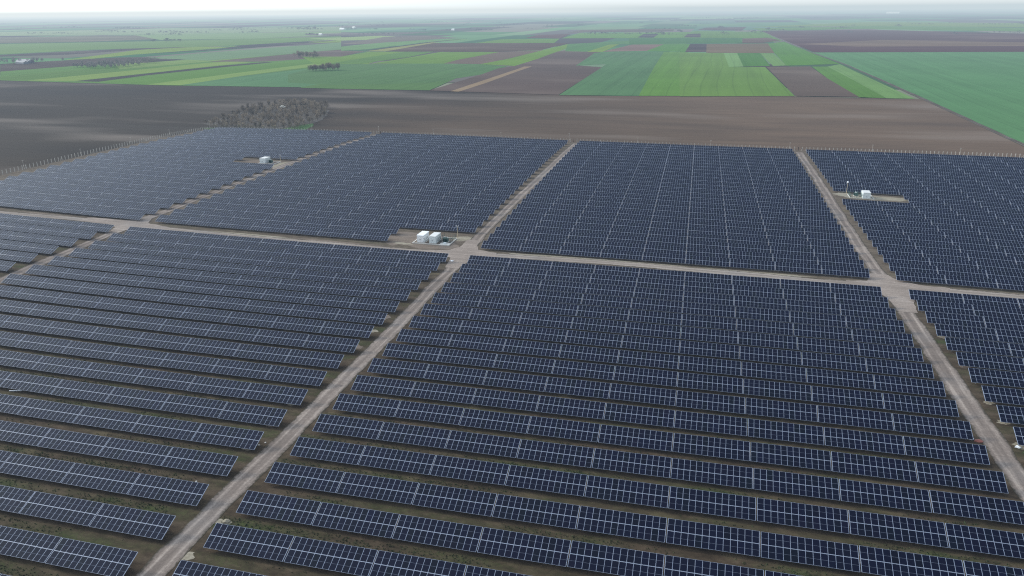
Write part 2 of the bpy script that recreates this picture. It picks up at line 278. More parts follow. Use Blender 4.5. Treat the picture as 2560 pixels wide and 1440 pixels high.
def grid_sheet(name, z, mats):
    nx, ny = len(GX), len(GY)
    XX, YY = np.meshgrid(GX, GY); Z = terr(XX, YY)+z
    v = np.stack([XX.ravel(), YY.ravel(), Z.ravel()], 1)
    i = np.arange(nx-1)[None, :]+nx*np.arange(ny-1)[:, None]; i = i.ravel()
    f = np.stack([i, i+1, i+nx+1, i+nx], 1)
    me = bpy.data.meshes.new(name); me.from_pydata(v.tolist(), [], f.tolist()); me.update()
    me.polygons.foreach_set('use_smooth', [True]*len(f))
    return link(name, me, mats)

def clip(poly, ax, val, keep_ge):
    out = []
    for k in range(len(poly)):
        a, b = poly[k-1], poly[k]
        ia = (a[ax] >= val) if keep_ge else (a[ax] <= val); ib = (b[ax] >= val) if keep_ge else (b[ax] <= val)
        if ia != ib:
            t = (val-a[ax])/(b[ax]-a[ax]); out.append((a[0]+t*(b[0]-a[0]), a[1]+t*(b[1]-a[1])))
        if ib: out.append(b)
    return out
def drape(name, poly, z, mats):
    """a polygon laid on the ground, cut on the ground's own grid so that the sheets stay parallel"""
    xs = [p[0] for p in poly]; ys = [p[1] for p in poly]
    vi = {}; V = []; F = []
    i0, i1 = np.searchsorted(GX, min(xs), 'right')-1, np.searchsorted(GX, max(xs), 'left')
    j0, j1 = np.searchsorted(GY, min(ys), 'right')-1, np.searchsorted(GY, max(ys), 'left')
    def gz(x, y, i, j):     # bilinear on the cell
        x0, x1, y0, y1 = GX[i], GX[i+1], GY[j], GY[j+1]
        u, w = (x-x0)/(x1-x0), (y-y0)/(y1-y0)
        return ((1-u)*(1-w)*tz(x0,y0)+u*(1-w)*tz(x1,y0)+u*w*tz(x1,y1)+(1-u)*w*tz(x0,y1))
    for j in range(max(j0, 0), min(j1, len(GY)-1)):
        rowp = clip(clip(poly, 1, GY[j], True), 1, GY[j+1], False)
        if len(rowp) < 3: continue
        for i in range(max(i0, 0), min(i1, len(GX)-1)):
            q = clip(clip(rowp, 0, GX[i], True), 0, GX[i+1], False)
            if len(q) < 3: continue
            ids = []
            for (x, y) in q:
                k = (round(x, 2), round(y, 2))
                if k not in vi: vi[k] = len(V); V.append((x, y, gz(x, y, i, j)+z))
                if vi[k] not in ids: ids.append(vi[k])
            if len(ids) >= 3: F.append(tuple(ids))
    me = bpy.data.meshes.new(name); me.from_pydata(V, [], F); me.update()
    if len(F) and sum(p.normal.z for p in me.polygons) < 0: me.flip_normals()
    return link(name, me, mats)
def wob(poly, step, amp, seed=0):
    """walk round a polygon every few metres and shake its outline"""
    r = random.Random(seed); out = []
    for k in range(len(poly)):
        a, b = poly[k], poly[(k+1) % len(poly)]
        L = math.hypot(b[0]-a[0], b[1]-a[1]); n = max(1, int(L/step))
        for i in range(n):
            t = i/n; out.append((a[0]+t*(b[0]-a[0])+r.uniform(-amp, amp), a[1]+t*(b[1]-a[1])+r.uniform(-amp, amp)))
    return out
def strip(name, pts, width, z, mats, step=2.5, amp=.22, seed=1, wfun=None):
    """a track: centre line pts, cut fine along its length, edges wandering"""
    r = random.Random(seed); P = []
    for a, b in zip(pts, pts[1:]):
        L = math.hypot(b[0]-a[0], b[1]-a[1]); n = max(1, int(L/step))
        for i in range(n): t = i/n; P.append((a[0]+t*(b[0]-a[0]), a[1]+t*(b[1]-a[1])))
    P.append(pts[-1]); V = []; F = []; K = 4
    wl = wr = 0
    for k, (x, y) in enumerate(P):
        a, b = P[max(k-1, 0)], P[min(k+1, len(P)-1)]
        d = Vector((b[0]-a[0], b[1]-a[1])).normalized(); nrm = Vector((-d.y, d.x))
        wl = wl*.7+r.uniform(-amp, amp); wr = wr*.7+r.uniform(-amp, amp)
        w = width if wfun is None else wfun(x, y)
        for j in range(K+1):
            s = -w/2-wl+(w+wl+wr)*j/K; q = (x+nrm.x*s, y+nrm.y*s)
            V.append((q[0], q[1], tz(*q)+z))
        if k:
            o = (k-1)*(K+1)
            for j in range(K): F.append((o+j, o+j+1, o+K+2+j, o+K+1+j))
    me = bpy.data.meshes.new(name); me.from_pydata(V, [], F); me.update()
    if sum(p.normal.z for p in me.polygons) < 0: me.flip_normals()
    uv = me.uv_layers.new(name='UVMap')      # u runs across the track, v along it
    for lp in me.loops: uv.data[lp.index].uv = ((lp.vertex_index % (K+1))/K, (lp.vertex_index//(K+1))*step/10)
    return link(name, me, mats)

g = grid_sheet('ground', -.30, [M['plough']]); tag(g, kind='structure'); g.color = (.16,.17,.11,1)
pf = drape('ploughed_field', [(-1500,-560),(277,-560),(277,600),(-1500,660)], 0., [M['plough_near']]); tag(pf, kind='structure'); pf.color = (.118,.080,.054,1)
gf = drape('green_field', [(281,-560),(2600,-560),(2600,1900),(262,1490),(275.5,1080),(280,592)], .04, [M['crop']]); tag(gf, kind='structure'); gf.color = (.086,.198,.074,1)
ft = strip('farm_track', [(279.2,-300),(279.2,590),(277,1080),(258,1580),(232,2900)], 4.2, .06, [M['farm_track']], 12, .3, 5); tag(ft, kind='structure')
FENCE = [(-272,-260),(-278,20),(-281.5,72),(-288,165),(-304,280),(-160,278),(0,276.5),(150,277),(300,279),(262,281)]
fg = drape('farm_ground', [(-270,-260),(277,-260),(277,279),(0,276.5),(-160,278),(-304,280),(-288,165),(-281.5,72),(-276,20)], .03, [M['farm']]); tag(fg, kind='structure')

# tracks between the blocks
def dx(y): return -.0236*y
ct = strip('gravel_track', [(.9,-262),(.2,-220),(-1.6,-150),(-1.9,-125),(-2.6,-90),(-3.1,-60),(-3.8,-30),(-4.5,0),(-5.3,20),(-6.6,40),(-6.8,70),(-7.1,120),(-7.6,180),(-8.6,240),(-8.8,270)], 4.9, .065, [M['track_y']], seed=3); tag(ct, kind='structure')
rt = strip('gravel_track', [(145.5,-262),(143.6,-110),(143,-90),(142.4,-65),(141.8,-35),(141.3,-8),(140.7,18),(140,32),(139,60),(138.2,100),(137.7,140),(137,190),(135.8,235),(135,270)], 5.1, .065, [M['track_y']], seed=4); tag(rt, kind='structure')
lt = strip('gravel_track', [(-140,-262),(-144.3,-120),(-146.8,-55),(-149.2,-35),(-150.4,-15),(-152.3,5),(-153,25),(-154.2,60),(-155,120),(-157,200),(-158,270)], 4.9, .065, [M['track_y']], seed=5); tag(lt, kind='structure')
def cw(x, y): return 5.0
xt = strip('cross_track', [(-275,11.2),(-222,11.6),(-195,13.8),(-170,14.4),(-150,13.5),(-133,12.6),(-95,11.6),(-56,11.3),(-28,11.4),(-8,12.5),(6,13.9),(30,14.6),(60,15.2),(95,14.2),(118,13.2),(137,13.2),(150,14),(185,14.6),(300,15)], 4.6, .085, [M['track_x']], seed=6, wfun=cw); tag(xt, kind='structure')
for nm, P_, s in (('track_junction', [(-20,14),(-12,16),(-9.6,21),(-9.4,31),(-4.2,30),(-3.4,24),(-1.5,19),(6,16.6),(8,11),(0,11),(-1,5),(-2,-4),(-7,-4),(-8.4,7),(-14,9.5),(-20,10)], 1),
                  ('track_junction', [(128,16),(135,17.5),(137.4,26),(143,26),(145.5,20.5),(151,17.5),(160,17),(158,11.4),(150.5,10.4),(147.4,5),(145.4,-2),(144.6,-10),(139.4,-10),(138.4,0),(136,11),(128,10.8)], 2),
                  ('track_junction', [(-178,12),(-178,17.5),(-170,18.6),(-160,18.6),(-156.2,24),(-155.4,36),(-151.4,36),(-151,24),(-148,17.5),(-135,15),(-135,10.6),(-149,10.8),(-149.6,0),(-154,0),(-156.4,8.5),(-163,11.5)], 3)):
    o = drape(nm, wob(P_, 2.2, .3, s), .105, [M['junction']]); tag(o, kind='structure')
# bare, sandy patches by the row ends and round the transformer stations
M['sand'] = track_material('pale sand', 'X', (.30,.26,.19), (.46,.42,.33))
M['mud'] = track_material('trodden soil', 'X', (.19,.148,.115), (.30,.24,.19))
def blob(cx, cy, rx, ry, seed):
    r = random.Random(seed); n = 22; ph = [r.uniform(0, 6.28) for _ in range(3)]
    return [(cx+rx*math.cos(t)*(1+.22*math.sin(3*t+ph[0])+.14*math.sin(5*t+ph[1])+.1*r.uniform(-1,1)), cy+ry*math.sin(t)*(1+.22*math.sin(2*t+ph[2])+.12*math.sin(7*t+ph[1])+.1*r.uniform(-1,1))) for t in [2*math.pi*k/n for k in range(n)]]
PATCHES = [(-3.5,22,1,1,'mud')]
PATCHES = [(-27,25,21,9.5,'mud'),(-36,25,6,7,'mud'),(-12.5,31,4.5,3.2,'sand'),(-33,19.5,4,1.2,'sand'),(160,148.5,17,5.2,'sand'),(145.5,152,4,4.5,'sand'),(-170,145.5,17,5,'mud'),(-158,142,5,7,'sand'),
 (1.9,-148,1.5,.9,'sand'),(1.6,-157.5,1.3,1.3,'sand'),(-8.2,-124.5,1.9,1.4,'sand'),(-8.4,-105,1.7,1.3,'sand'),(-8.2,-115,2.0,1.2,'mud'),(-8.4,-133,1.5,1.6,'mud'),
 (147.8,-96,1.2,1.1,'sand'),(147.6,-86.5,1.2,1.2,'sand'),(147.4,-76.5,1.2,1.0,'sand'),(147.5,-67,1.1,1.2,'sand'),(147.4,-47.6,1.1,1.,'mud'),(147.2,-28,1.1,1.1,'sand'),(146.6,-104,1.,1.6,'sand'),
 (-8.5,-73,2.1,1.6,'mud'),(-8.9,-62,2.1,1.2,'sand'),(-9.2,-52,1.8,2,'mud'),(-10,-36,1.6,2,'mud'),
 (40,17.6,34,1.1,'sand'),(95,16.8,26,.9,'sand'),(-100,14.6,24,1.,'sand'),(-60,15,18,1.,'mud'),(215,17.5,40,.9,'mud'),(-200,16.6,14,.9,'mud')]

for k, (x, y, rx, ry, mt) in enumerate(PATCHES):
    o = drape('bare_earth', blob(x, y, rx, ry, k), .045+.002*(k % 4), [M[mt]]); tag(o, kind='structure')

# fields beyond, each its own sheet
for k, (nm, c, pts) in enumerate(FIELDS):
    me = bpy.data.meshes.new(nm); z = .06+.003*k
    me.from_pydata([(x, y, z) for x, y in pts], [], [tuple(range(len(pts)))]); me.update()
    if me.polygons[0].normal.z < 0: me.flip_normals()
    o = link(nm, me, [M['crop'] if nm == 'green_field' else M['plough']]); o.color = (*c, 1); tag(o, kind='structure')

# the patchwork toward the horizon: long narrow holdings, one sheet, a colour for every field
def attr_field_material():
    m, nt, b = newmat('distant holdings'); p = pos(nt)
    a = nt.nodes.new('ShaderNodeAttribute'); a.attribute_name = 'tint'
    k = math_(nt, 'ADD', math_(nt, 'MULTIPLY', noise(nt, mapping(nt, p, (.012,.0012,.01)), 1, 3), .5), .75)
    vm = nt.nodes.new('ShaderNodeVectorMath'); vm.operation = 'SCALE'
    nt.links.new(a.outputs['Color'], vm.inputs[0]); nt.links.new(k, vm.inputs['Scale'])
    nt.links.new(vm.outputs[0], b.inputs['Base Color']); b.inputs['Roughness'].default_value = 1; b.inputs['Specular IOR Level'].default_value = 0
    return m
V, F, C_ = [], [], []
PAL = [(.09,.26,.07),(.13,.32,.10),(.07,.21,.08),(.18,.33,.12),(.10,.24,.13),(.11,.085,.075),(.14,.115,.10),(.09,.075,.07),(.22,.20,.14),(.16,.27,.12),(.08,.17,.07),(.19,.16,.13)]
def rect(x0, x1, y0, y1, c):
    n = len(V); V.extend([(x0,y0,.02),(x1,y0,.02),(x1,y1,.02),(x0,y1,.02)]); F.append((n,n+1,n+2,n+3)); C_.append(c)
def split(x0, x1, y0, y1, d):
    w, h = x1-x0, y1-y0; dist = max(600, (y0+y1)/2); mw = 60+.035*dist; mh = 350+.10*dist
    if w > mw*2 and (w/mw > h/mh or random.random() < .25):
        m = x0+w*random.uniform(.3, .7); split(x0, m, y0, y1, d+1); split(m, x1, y0, y1, d+1)
    elif h > mh*1.6:
        m = y0+h*random.uniform(.3, .7); split(x0, x1, y0, m, d+1); split(x0, x1, m, y1, d+1)
    else:
        c = random.choice(PAL); s = random.uniform(.85, 1.15); g_ = sum(c)/3; rect(x0, x1, y0, y1, tuple((x+.35*(g_-x))*s*.92 for x in c))
Yb = [700, 1100, 1700, 2600, 4000, 6200, 9500, 14500, 22000, 30000]
for y0, y1 in zip(Yb, Yb[1:]):
    xe = list(np.arange(-y1*1.15-1500, y1*.55+1500, 900+y0*.12))
    for x0, x1 in zip(xe, xe[1:]): split(x0, x1, y0, y1, 0)
me = bpy.data.meshes.new('distant_fields'); me.from_pydata(V, [], F); me.update()
at = me.attributes.new('tint', 'FLOAT_COLOR', 'FACE'); at.data.foreach_set('color', np.array([(*c, 1) for c in C_], 'f').ravel())
tag(link('distant_fields', me, [attr_field_material()]), kind='structure')

# ------------------------------------------------------------------ the solar tables
MW, MP = 1.128, TW/13          # module width and pitch
ML = 2.272; MG = 4.6-2*ML      # module length, gap between the two module rows
CT, ST = math.cos(TILT), math.sin(TILT); Z0 = .80
def slope(x, s, n=0.):         # table frame: along the row, up the slope, out of the slope
    return (x, s*CT-n*ST, Z0+s*ST+n*CT)
LIP, TH = .026, .035
def panel_geometry():
    """one framed module: glass plate, frame lip, frame sides, white back"""
    v = []; f = []; mi = []; uv = []
    def q(pts, m, u=((0,0),(1,0),(1,1),(0,1))):
        k = len(v); v.extend([(x, s*CT-n*ST, s*ST+n*CT) for x, s, n in pts]); f.append((k,k+1,k+2,k+3)); mi.append(m); uv.extend(u)
    W, L, l = MW, ML, LIP
    q([(l,l,-.004),(W-l,l,-.004),(W-l,L-l,-.004),(l,L-l,-.004)], 0)
    q([(0,0,0),(W,0,0),(W,l,0),(0,l,0)], 1); q([(0,L-l,0),(W,L-l,0),(W,L,0),(0,L,0)], 1)
    q([(0,l,0),(l,l,0),(l,L-l,0),(0,L-l,0)], 1); q([(W-l,l,0),(W,l,0),(W,L-l,0),(W-l,L-l,0)], 1)
    q([(0,0,-TH),(W,0,-TH),(W,0,0),(0,0,0)], 1); q([(W,L,-TH),(0,L,-TH),(0,L,0),(W,L,0)], 1)
    q([(0,L,-TH),(0,0,-TH),(0,0,0),(0,L,0)], 1); q([(W,0,-TH),(W,L,-TH),(W,L,0),(W,0,0)], 1)
    q([(0,0,-TH),(0,L,-TH),(W,L,-TH),(W,0,-TH)], 1)
    return np.array(v), f, mi, uv
PV, PF, PM, PU = panel_geometry()
def mesh_from(name, v, f, mi, uv, tone=None, mats=()):
    me = bpy.data.meshes.new(name)
    me.vertices.add(len(v)); me.vertices.foreach_set('co', np.asarray(v, 'f').ravel())
    f = np.asarray(f, 'i'); n = len(f)
    me.loops.add(n*4); me.loops.foreach_set('vertex_index', f.ravel())
    me.polygons.add(n); me.polygons.foreach_set('loop_start', np.arange(n, dtype='i')*4)
    try: me.polygons.foreach_set('loop_total', np.full(n, 4, 'i'))
    except Exception: pass
    me.polygons.foreach_set('material_index', np.asarray(mi, 'i'))
    u = me.uv_layers.new(name='UVMap'); u.data.foreach_set('uv', np.asarray(uv, 'f').ravel())
    if tone is not None:
        a = me.attributes.new('tone', 'FLOAT', 'FACE'); a.data.foreach_set('value', np.asarray(tone, 'f'))
    me.update(calc_edges=True); me.validate()
    for m in mats: me.materials.append(m)
    return me
panel_me = mesh_from('solar_panel', PV, PF, PM, PU, None, [M['cells'], M['alu']])
def panel_offset(i, j):        # column 0..12, row 0 (low) or 1 (high); x measured from the table's centre
    x = -TW/2+i*MP+(MP-MW)/2; s = j*(ML+MG)
    return (x, s*CT, Z0+s*ST)
ST_X = [-6.3, -2.1, 2.1, 6.3]  # support stations
def frame_mb(w=TW):
    b = MB(); T = Matrix(((1,0,0,0),(0,CT,-ST,0),(0,ST,CT,Z0),(0,0,0,1)))
    for s in (.45, 1.80, ML+MG/2-.03, 2.80, 4.12): b.box(-w/2-.02, w/2+.02, s, s+.06, -.11, -.037, 0, T)   # purlins
    b.box(-w/2-.02, w/2+.02, ML-.015, ML+MG+.015, -.06, -.012, 0, T)                                       # light strip between module rows
    for sx in (-1, 1): b.box(sx*(w/2+.022)-.018, sx*(w/2+.022)+.018, .02, 4.58, -.09, -.002, 1, T)         # edge trims
    for x in [t for t in ST_X if abs(t) < w/2]: b.box(x-.03, x+.03, .2, 4.4, -.20, -.112, 0, T)
    return b
frame_me = frame_mb().mesh('support_frame'); frame_me.materials.append(M['steel']); frame_me.materials.append(M['alu'])
def leg_mb(rear):
    b = MB(); s = 3.35 if rear else .95; x, y, z = slope(0, s, -.2)
    b.box(-.045, .045, y-.05, y+.05, -.35, z, 0)
    if rear:
        x2, y2, z2 = slope(0, 1.75, -.2)
        b.tube((0, y-.05, .35), (0, y2, z2), .028, n=4)
    return b
leg_me = [leg_mb(0).mesh('front_leg'), leg_mb(1).mesh('rear_leg')]
for m_ in leg_me: m_.materials.append(M['steel'])

# where every table stands: block, row, column -> low left corner
tables = []
for blk, side in (('A', 0), ('B', 1), ('C', 2), ('H', 3)):
    for r in range(0, 20):
        for c in range(9):
            tables.append((blk, r, c, OFF[blk]+SH_LO*r+WT*c, -PITCH*r, 13))
for blk in 'DEFG':
    for u in range(0, 26):
        c0 = 0; c1 = 9
        if blk == 'E' and u < 2: c1 = 7
        if blk == 'D' and u in (12, 13): c1 = 7
        if blk == 'G' and u in (12, 13): c0 = 2
        y = YU+PITCH*u
        for c in range(c0, c1):
            x = OFF[blk]-SH_UP*u+WT*c; n = 13
            if blk == 'D':
                xl = -269.8-(y-57)*.0837+3.0 if y > 57 else -268.5
                if u > 20: xl -= .9*(u-20)
                if x+TW < xl+2.5: continue
                if x < xl: k = min(12, int(math.ceil((xl-x)/MP))); n = 13-k; x += k*MP
            tables.append((blk, u, c, x, y, n))
if True:
    for blk, x0 in (('A', OFF['A']),):
        pass

# camera basis, to keep only what the picture could plausibly see
cp, sp, cy_, sy_ = math.cos(PITCHC), math.sin(PITCHC), math.cos(YAWC), math.sin(YAWC)
fw = Vector((sy_*cp, cy_*cp, -sp)); rt_ = Vector((cy_, -sy_, 0)); up_ = rt_.cross(fw)
cr, sr = math.cos(ROLLC), math.sin(ROLLC); rr = rt_*cr+up_*sr; uu = -rt_*sr+up_*cr
def px(p):
    d = Vector(p)-Vector(CAM); z = d.dot(fw)
    if z < 1: return None
    return (1280+FPX*d.dot(rr)/z, 720-FPX*d.dot(uu)/z)
def area(t):
    blk, r, c, x, y, n = t; z = tz(x, y); q = []
    for dx_, dy_, dz_ in ((0,0,Z0),(TW*n/13,0,Z0),(TW*n/13,4.6*CT,Z0+4.6*ST),(0,4.6*CT,Z0+4.6*ST)):
        p = px((x+dx_, y+dy_, z+dz_))
        if p is None: return 0, 0
        q.append(p)
    xs = [p[0] for p in q]; ys = [p[1] for p in q]
    near = max(xs) > -260 and min(xs) < 2820 and max(ys) > 0 and min(ys) < 1640
    pl = clip(clip(clip(clip(q, 0, 0, True), 0, 2560, False), 1, 0, True), 1, 1440, False)
    a = abs(sum(pl[k-1][0]*pl[k][1]-pl[k][0]*pl[k-1][1] for k in range(len(pl))))/2 if len(pl) > 2 else 0
    return a, near
sized = []
for t in tables:
    a, near = area(t)
    if near: sized.append((a, t))
sized.sort(key=lambda s: -s[0])
big = [t for a, t in sized[:300]]; rest = [t for a, t in sized[300:]]
ORD = ['first','second','third','fourth','fifth','sixth','seventh','eighth','ninth','tenth','eleventh','twelfth','thirteenth','fourteenth','fifteenth','sixteenth','seventeenth','eighteenth','nineteenth','twentieth',
       'twenty-first','twenty-second','twenty-third','twenty-fourth','twenty-fifth','twenty-sixth']
def table_label(blk, r, c):
    if blk in 'CF': s = '%s right of the centre track' % ORD[c]
    elif blk in 'BE': s = '%s left of the centre track' % ORD[8-c]
    elif blk in 'AD': s = '%s left of the left-hand track' % ORD[8-c]
    else: s = '%s right of the right-hand track' % ORD[c]
    w = 'below' if blk in 'ABCH' else 'above'
    return 'solar table %s, %s row %s the cross track' % (s, ORD[r], w)
GROUP = 'solar panel tables standing in rows'
def place(x, y, n=13):
    w = TW*n/13; z0, z1 = tz(x, y), tz(x+w, y)
    return (x+w/2, y, (z0+z1)/2), -math.atan2(z1-z0, w)
proto = None; protokids = []
def jit(blk, r, c):
    k = random.Random(hash((ord(blk), r, c)) & 0xffff)
    return k.gauss(0, .006), k.gauss(0, .018), k.gauss(0, .0035)
for blk, r, c, x, y, n in big:
    loc, ry = place(x, y)
    if proto is None:
        proto = empty('solar_table'); root = proto
        o = link('support_frame', frame_me, (), root); protokids.append(o)
        for sx in ST_X:
            for k, nm in ((0, 'leg'), (1, 'leg')):
                o = link(nm, leg_me[k], (), root, (sx, 0, 0)); protokids.append(o)
        for j in (0, 1):
            for i in range(13):
                o = link('solar_panel', panel_me, (), root, panel_offset(i, j)); protokids.append(o)
    else:
        root = proto.copy(); col.objects.link(root)
        for ch in protokids:
            d = ch.copy(); col.objects.link(d); d.parent = root
    jx, jz, jr = jit(blk, r, c)
    root.location = (loc[0], loc[1]+jx, loc[2]+jz); root.rotation_euler = (jr, ry, 0)
    tag(root, table_label(blk, r, c), 'solar table', GROUP)

# all the smaller ones behind, as one object
def tables_mesh(name, lst):
    fm = frame_mb(); FV = np.array(fm.v); FF = np.array(fm.f); FM = fm.m
    lb = [leg_mb(0), leg_mb(1)]
    pv = np.vstack([PV+np.array(panel_offset(i, j)) for j in (0, 1) for i in range(13)])
    Vv, Ff, Mi, Uv, To = [], [], [], [], []; base = 0
    for blk, r, c, x, y, n in lst:
        loc, ry = place(x, y, n); jx, jz, jr = jit(blk, r, c)
        E_ = Euler((jr, ry, 0)).to_matrix(); Rm = np.array(E_)
        cols = range(n); parts_v = []; parts_f = []; mi = []; uv = []; to = []; k = 0
        xo = (13-n)/2*MP
        for j in (0, 1):
            for i in cols:
                v = PV+np.array(panel_offset(i, j))+np.array([xo, 0, 0]); parts_v.append(v); parts_f.append(np.array(PF)+k); k += len(v)
                mi += PM; uv += PU; to += [float(rng.random())]*len(PF)
        if n == 13: fv, ff, FM = FV, FF, fm.m
        else: m_ = frame_mb(TW*n/13); fv, ff = np.array(m_.v), np.array(m_.f); FM = m_.m
        # box faces and the legs
        parts_v.append(fv); parts_f.append(ff+k); k += len(fv); mi += [2 if q_ == 0 else 1 for q_ in FM]; uv += [(0,0)]*4*len(ff); to += [0.]*len(ff)
        for sx in [t for t in ST_X if abs(t) < TW*n/26]:
            for b in lb:
                bf = [f for f in b.f if len(f) == 4]; bv = np.array(b.v)+np.array([sx, 0, 0])
                parts_v.append(bv); parts_f.append(np.array(bf)+k); k += len(bv); mi += [2]*len(bf); uv += [(0,0)]*4*len(bf); to += [0.]*len(bf)
        v = np.vstack(parts_v) @ Rm.T+np.array([loc[0], loc[1]+jx, loc[2]+jz]); f = np.vstack(parts_f)+base; base += len(v)
        Vv.append(v); Ff.append(f); Mi += mi; Uv += uv; To += to
    me = mesh_from(name, np.vstack(Vv), np.vstack(Ff), Mi, Uv, To, [M['cells'], M['alu'], M['steel']])
    return link(name, me)
o = tables_mesh('solar_tables', rest)
tag(o, 'dense dark blue rows of solar tables filling the far half of the park', 'solar tables', kind='stuff')

# ------------------------------------------------------------------ grass tufts in the nearer aisles
def tufts():
    Vv = []; Ff = []; n = 0; r = np.random.default_rng(5); cnt = 0
    m_, nt, b = newmat('grass blades')
    c = ramp(nt, noise(nt, pos(nt), .5, 3), [(.3, (.024,.042,.014)), (.5, (.045,.074,.022)), (.7, (.080,.100,.034))])
    nt.links.new(c, b.inputs['Base Color']); b.inputs['Roughness'].default_value = .8
    from mathutils import noise as mn
    tries = 0
    while cnt < 26000 and tries < 400000:
        tries += 1
        row = r.integers(6, 20); x = r.uniform(-130, 150); yy = -PITCH*row+r.uniform(-4.2, -.6)
        if -9.5 < x < 1.5 or 133 < x < 147: continue
        d = mn.noise(Vector((x*.05, yy*.09, 3.1)))
        if d < .02+.35*r.random()-.2: continue
        if px((x, yy, 0)) is None: continue
        z = tz(x, yy)+.03; h = r.uniform(.10, .30)
        for _ in range(3):
            a = r.uniform(0, 6.28); w = r.uniform(.04, .10); ox, oy = r.uniform(-.15, .15, 2); lx, ly = r.uniform(-.12, .12, 2)
            Vv += [(x+ox-w*math.cos(a), yy+oy-w*math.sin(a), z), (x+ox+w*math.cos(a), yy+oy+w*math.sin(a), z), (x+ox+lx, yy+oy+ly, z+h)]
            Ff.append((n, n+1, n+2)); n += 3
        cnt += 1
    me = bpy.data.meshes.new('grass'); me.from_pydata(Vv, [], Ff); me.update()
    tag(link('grass', me, [m_]), 'short green grass tufts growing in the aisles between the table rows', 'grass', kind='stuff')
tufts()

WORLD_K = 1.0; SUN_K = 2.0
# ------------------------------------------------------------------ transformer stations
def thing(name, label, cat, loc, rotz=0, group=None, on=None):
    e = empty(name, (loc[0], loc[1], (tz(loc[0], loc[1]) if len(loc) < 3 else loc[2])), (0, 0, rotz)); tag(e, label, cat, group); return e
def kiosk(label, x, y, w, l, h, style, group=None):
    """a steel container on a low plinth, its short end toward the camera"""
    t = thing('transformer_kiosk', label, 'kiosk', (x, y), 0, group)
    wm = M['white'] if style == 0 else M['offwhite']
    b = MB(); b.box(0, w, 0, l, .25, h)
    n = 10
    for k in range(n):      # pressed ribs on the long sides
        yy = .3+(l-.6)*k/(n-1); b.box(-.035, .0, yy-.12, yy+.12, .4, h-.2); b.box(w, w+.035, yy-.12, yy+.12, .4, h-.2)
    for xx in (-.05, w-.09):
        for yy in (-.05, l-.09): b.box(xx, xx+.14, yy, yy+.14, .2, h+.03)
    bo = b.build('body', [wm], t); bv = bo.modifiers.new('bevel', 'BEVEL'); bv.width = .10 if style == 0 else .03; bv.segments = 3; bv.limit_method = 'ANGLE'
    b = MB(); b.box(-.12, w+.12, -.12, l+.12, h+.035, h+.13)
    if style: b.box(.1, w-.1, .1, l-.1, h+.132, h+.17)
    b.build('roof', [M['greyroof'] if style else M['white']], t)
    b = MB(); b.box(-.2, w+.2, -.2, l+.2, -.1, .245); b.build('plinth', [M['concrete']], t)
    for k in range(2):
        x0 = .12+k*(w/2-.07); b = MB(); b.box(x0, x0+w/2-.17, -.045, -.002, .4, h-.25)
        d = b.build('door', [wm], t)
        b = MB(); b.box(x0+(w/2-.35 if k == 0 else .06), x0+(w/2-.29 if k == 0 else .12), -.10, -.047, 1.1, 1.5); b.build('handle', [M['dark']], d)
    for k in range(3 if l > 5 else 2):
        y0 = .8+k*1.8; b = MB()
        for z in range(7): b.box(w+.037, w+.07, y0, y0+1.1, .75+z*.17, .85+z*.17)
        b.build('louvre', [M['greyroof']], t)
    return t
def transformer(label, x, y, group):
    t = thing('transformer', label, 'transformer', (x, y), 0, group)
    b = MB(); b.box(-.95, .95, -.65, .65, .35, 1.55); b.box(-1.05, 1.05, -.75, .75, 1.55, 1.68); b.build('tank', [M['green']], t)
    for s in (-1, 1):
        b = MB()
        for k in range(11): b.box(-.85+k*.17, -.82+k*.17, s*.66, s*1.0, .5, 1.45) if s > 0 else b.box(-.85+k*.17, -.82+k*.17, -1.0, -.66, .5, 1.45)
        b.build('radiator', [M['green']], t)
    for k in range(3):
        b = MB(); b.tube((-.6+k*.6, .2, 1.68), (-.6+k*.6, .2, 2.2), .07, .05, 8)
        for q in range(4): b.tube((-.6+k*.6, .2, 1.75+q*.11), (-.6+k*.6, .2, 1.79+q*.11), .13, n=8)
        b.build('insulator', [M['white']], t)
    b = MB(); b.tube((-.8, -.45, 1.95), (.8, -.45, 1.95), .2, n=10); b.box(-.7, -.62, -.5, -.4, 1.68, 1.9); b.box(.62, .7, -.5, -.4, 1.68, 1.9); b.build('oil_tank', [M['green']], t)
    b = MB(); b.box(-1.2, 1.2, -1.1, 1.1, -.1, .25); b.box(-1., -.85, -.9, .9, .25, .35); b.box(.85, 1., -.9, .9, .25, .35); b.build('plinth', [M['concrete']], t)
    return t
def kerb_frame(label, x0, x1, y0, y1, mid, group):
    t = thing('kerb_frame', label, 'kerb', ((x0+x1)/2, (y0+y1)/2), 0, group)
    w, l = (x1-x0)/2, (y1-y0)/2; b = MB()
    for a in ((-w, w, -l-.15, -l+.15), (-w, w, l-.15, l+.15), (-w, -w+.3, -l+.152, l-.152), (w-.3, w, -l+.152, l-.152)): b.box(a[0], a[1], a[2], a[3], -.3, .28)
    b.build('kerb', [M['concrete']], t)
    b = MB()
    for m_ in mid: b.box(m_-(x0+x1)/2-.08, m_-(x0+x1)/2+.08, -l+.16, l-.16, -.2, .16)
    b.build('divider', [M['concrete']], t)
    return t
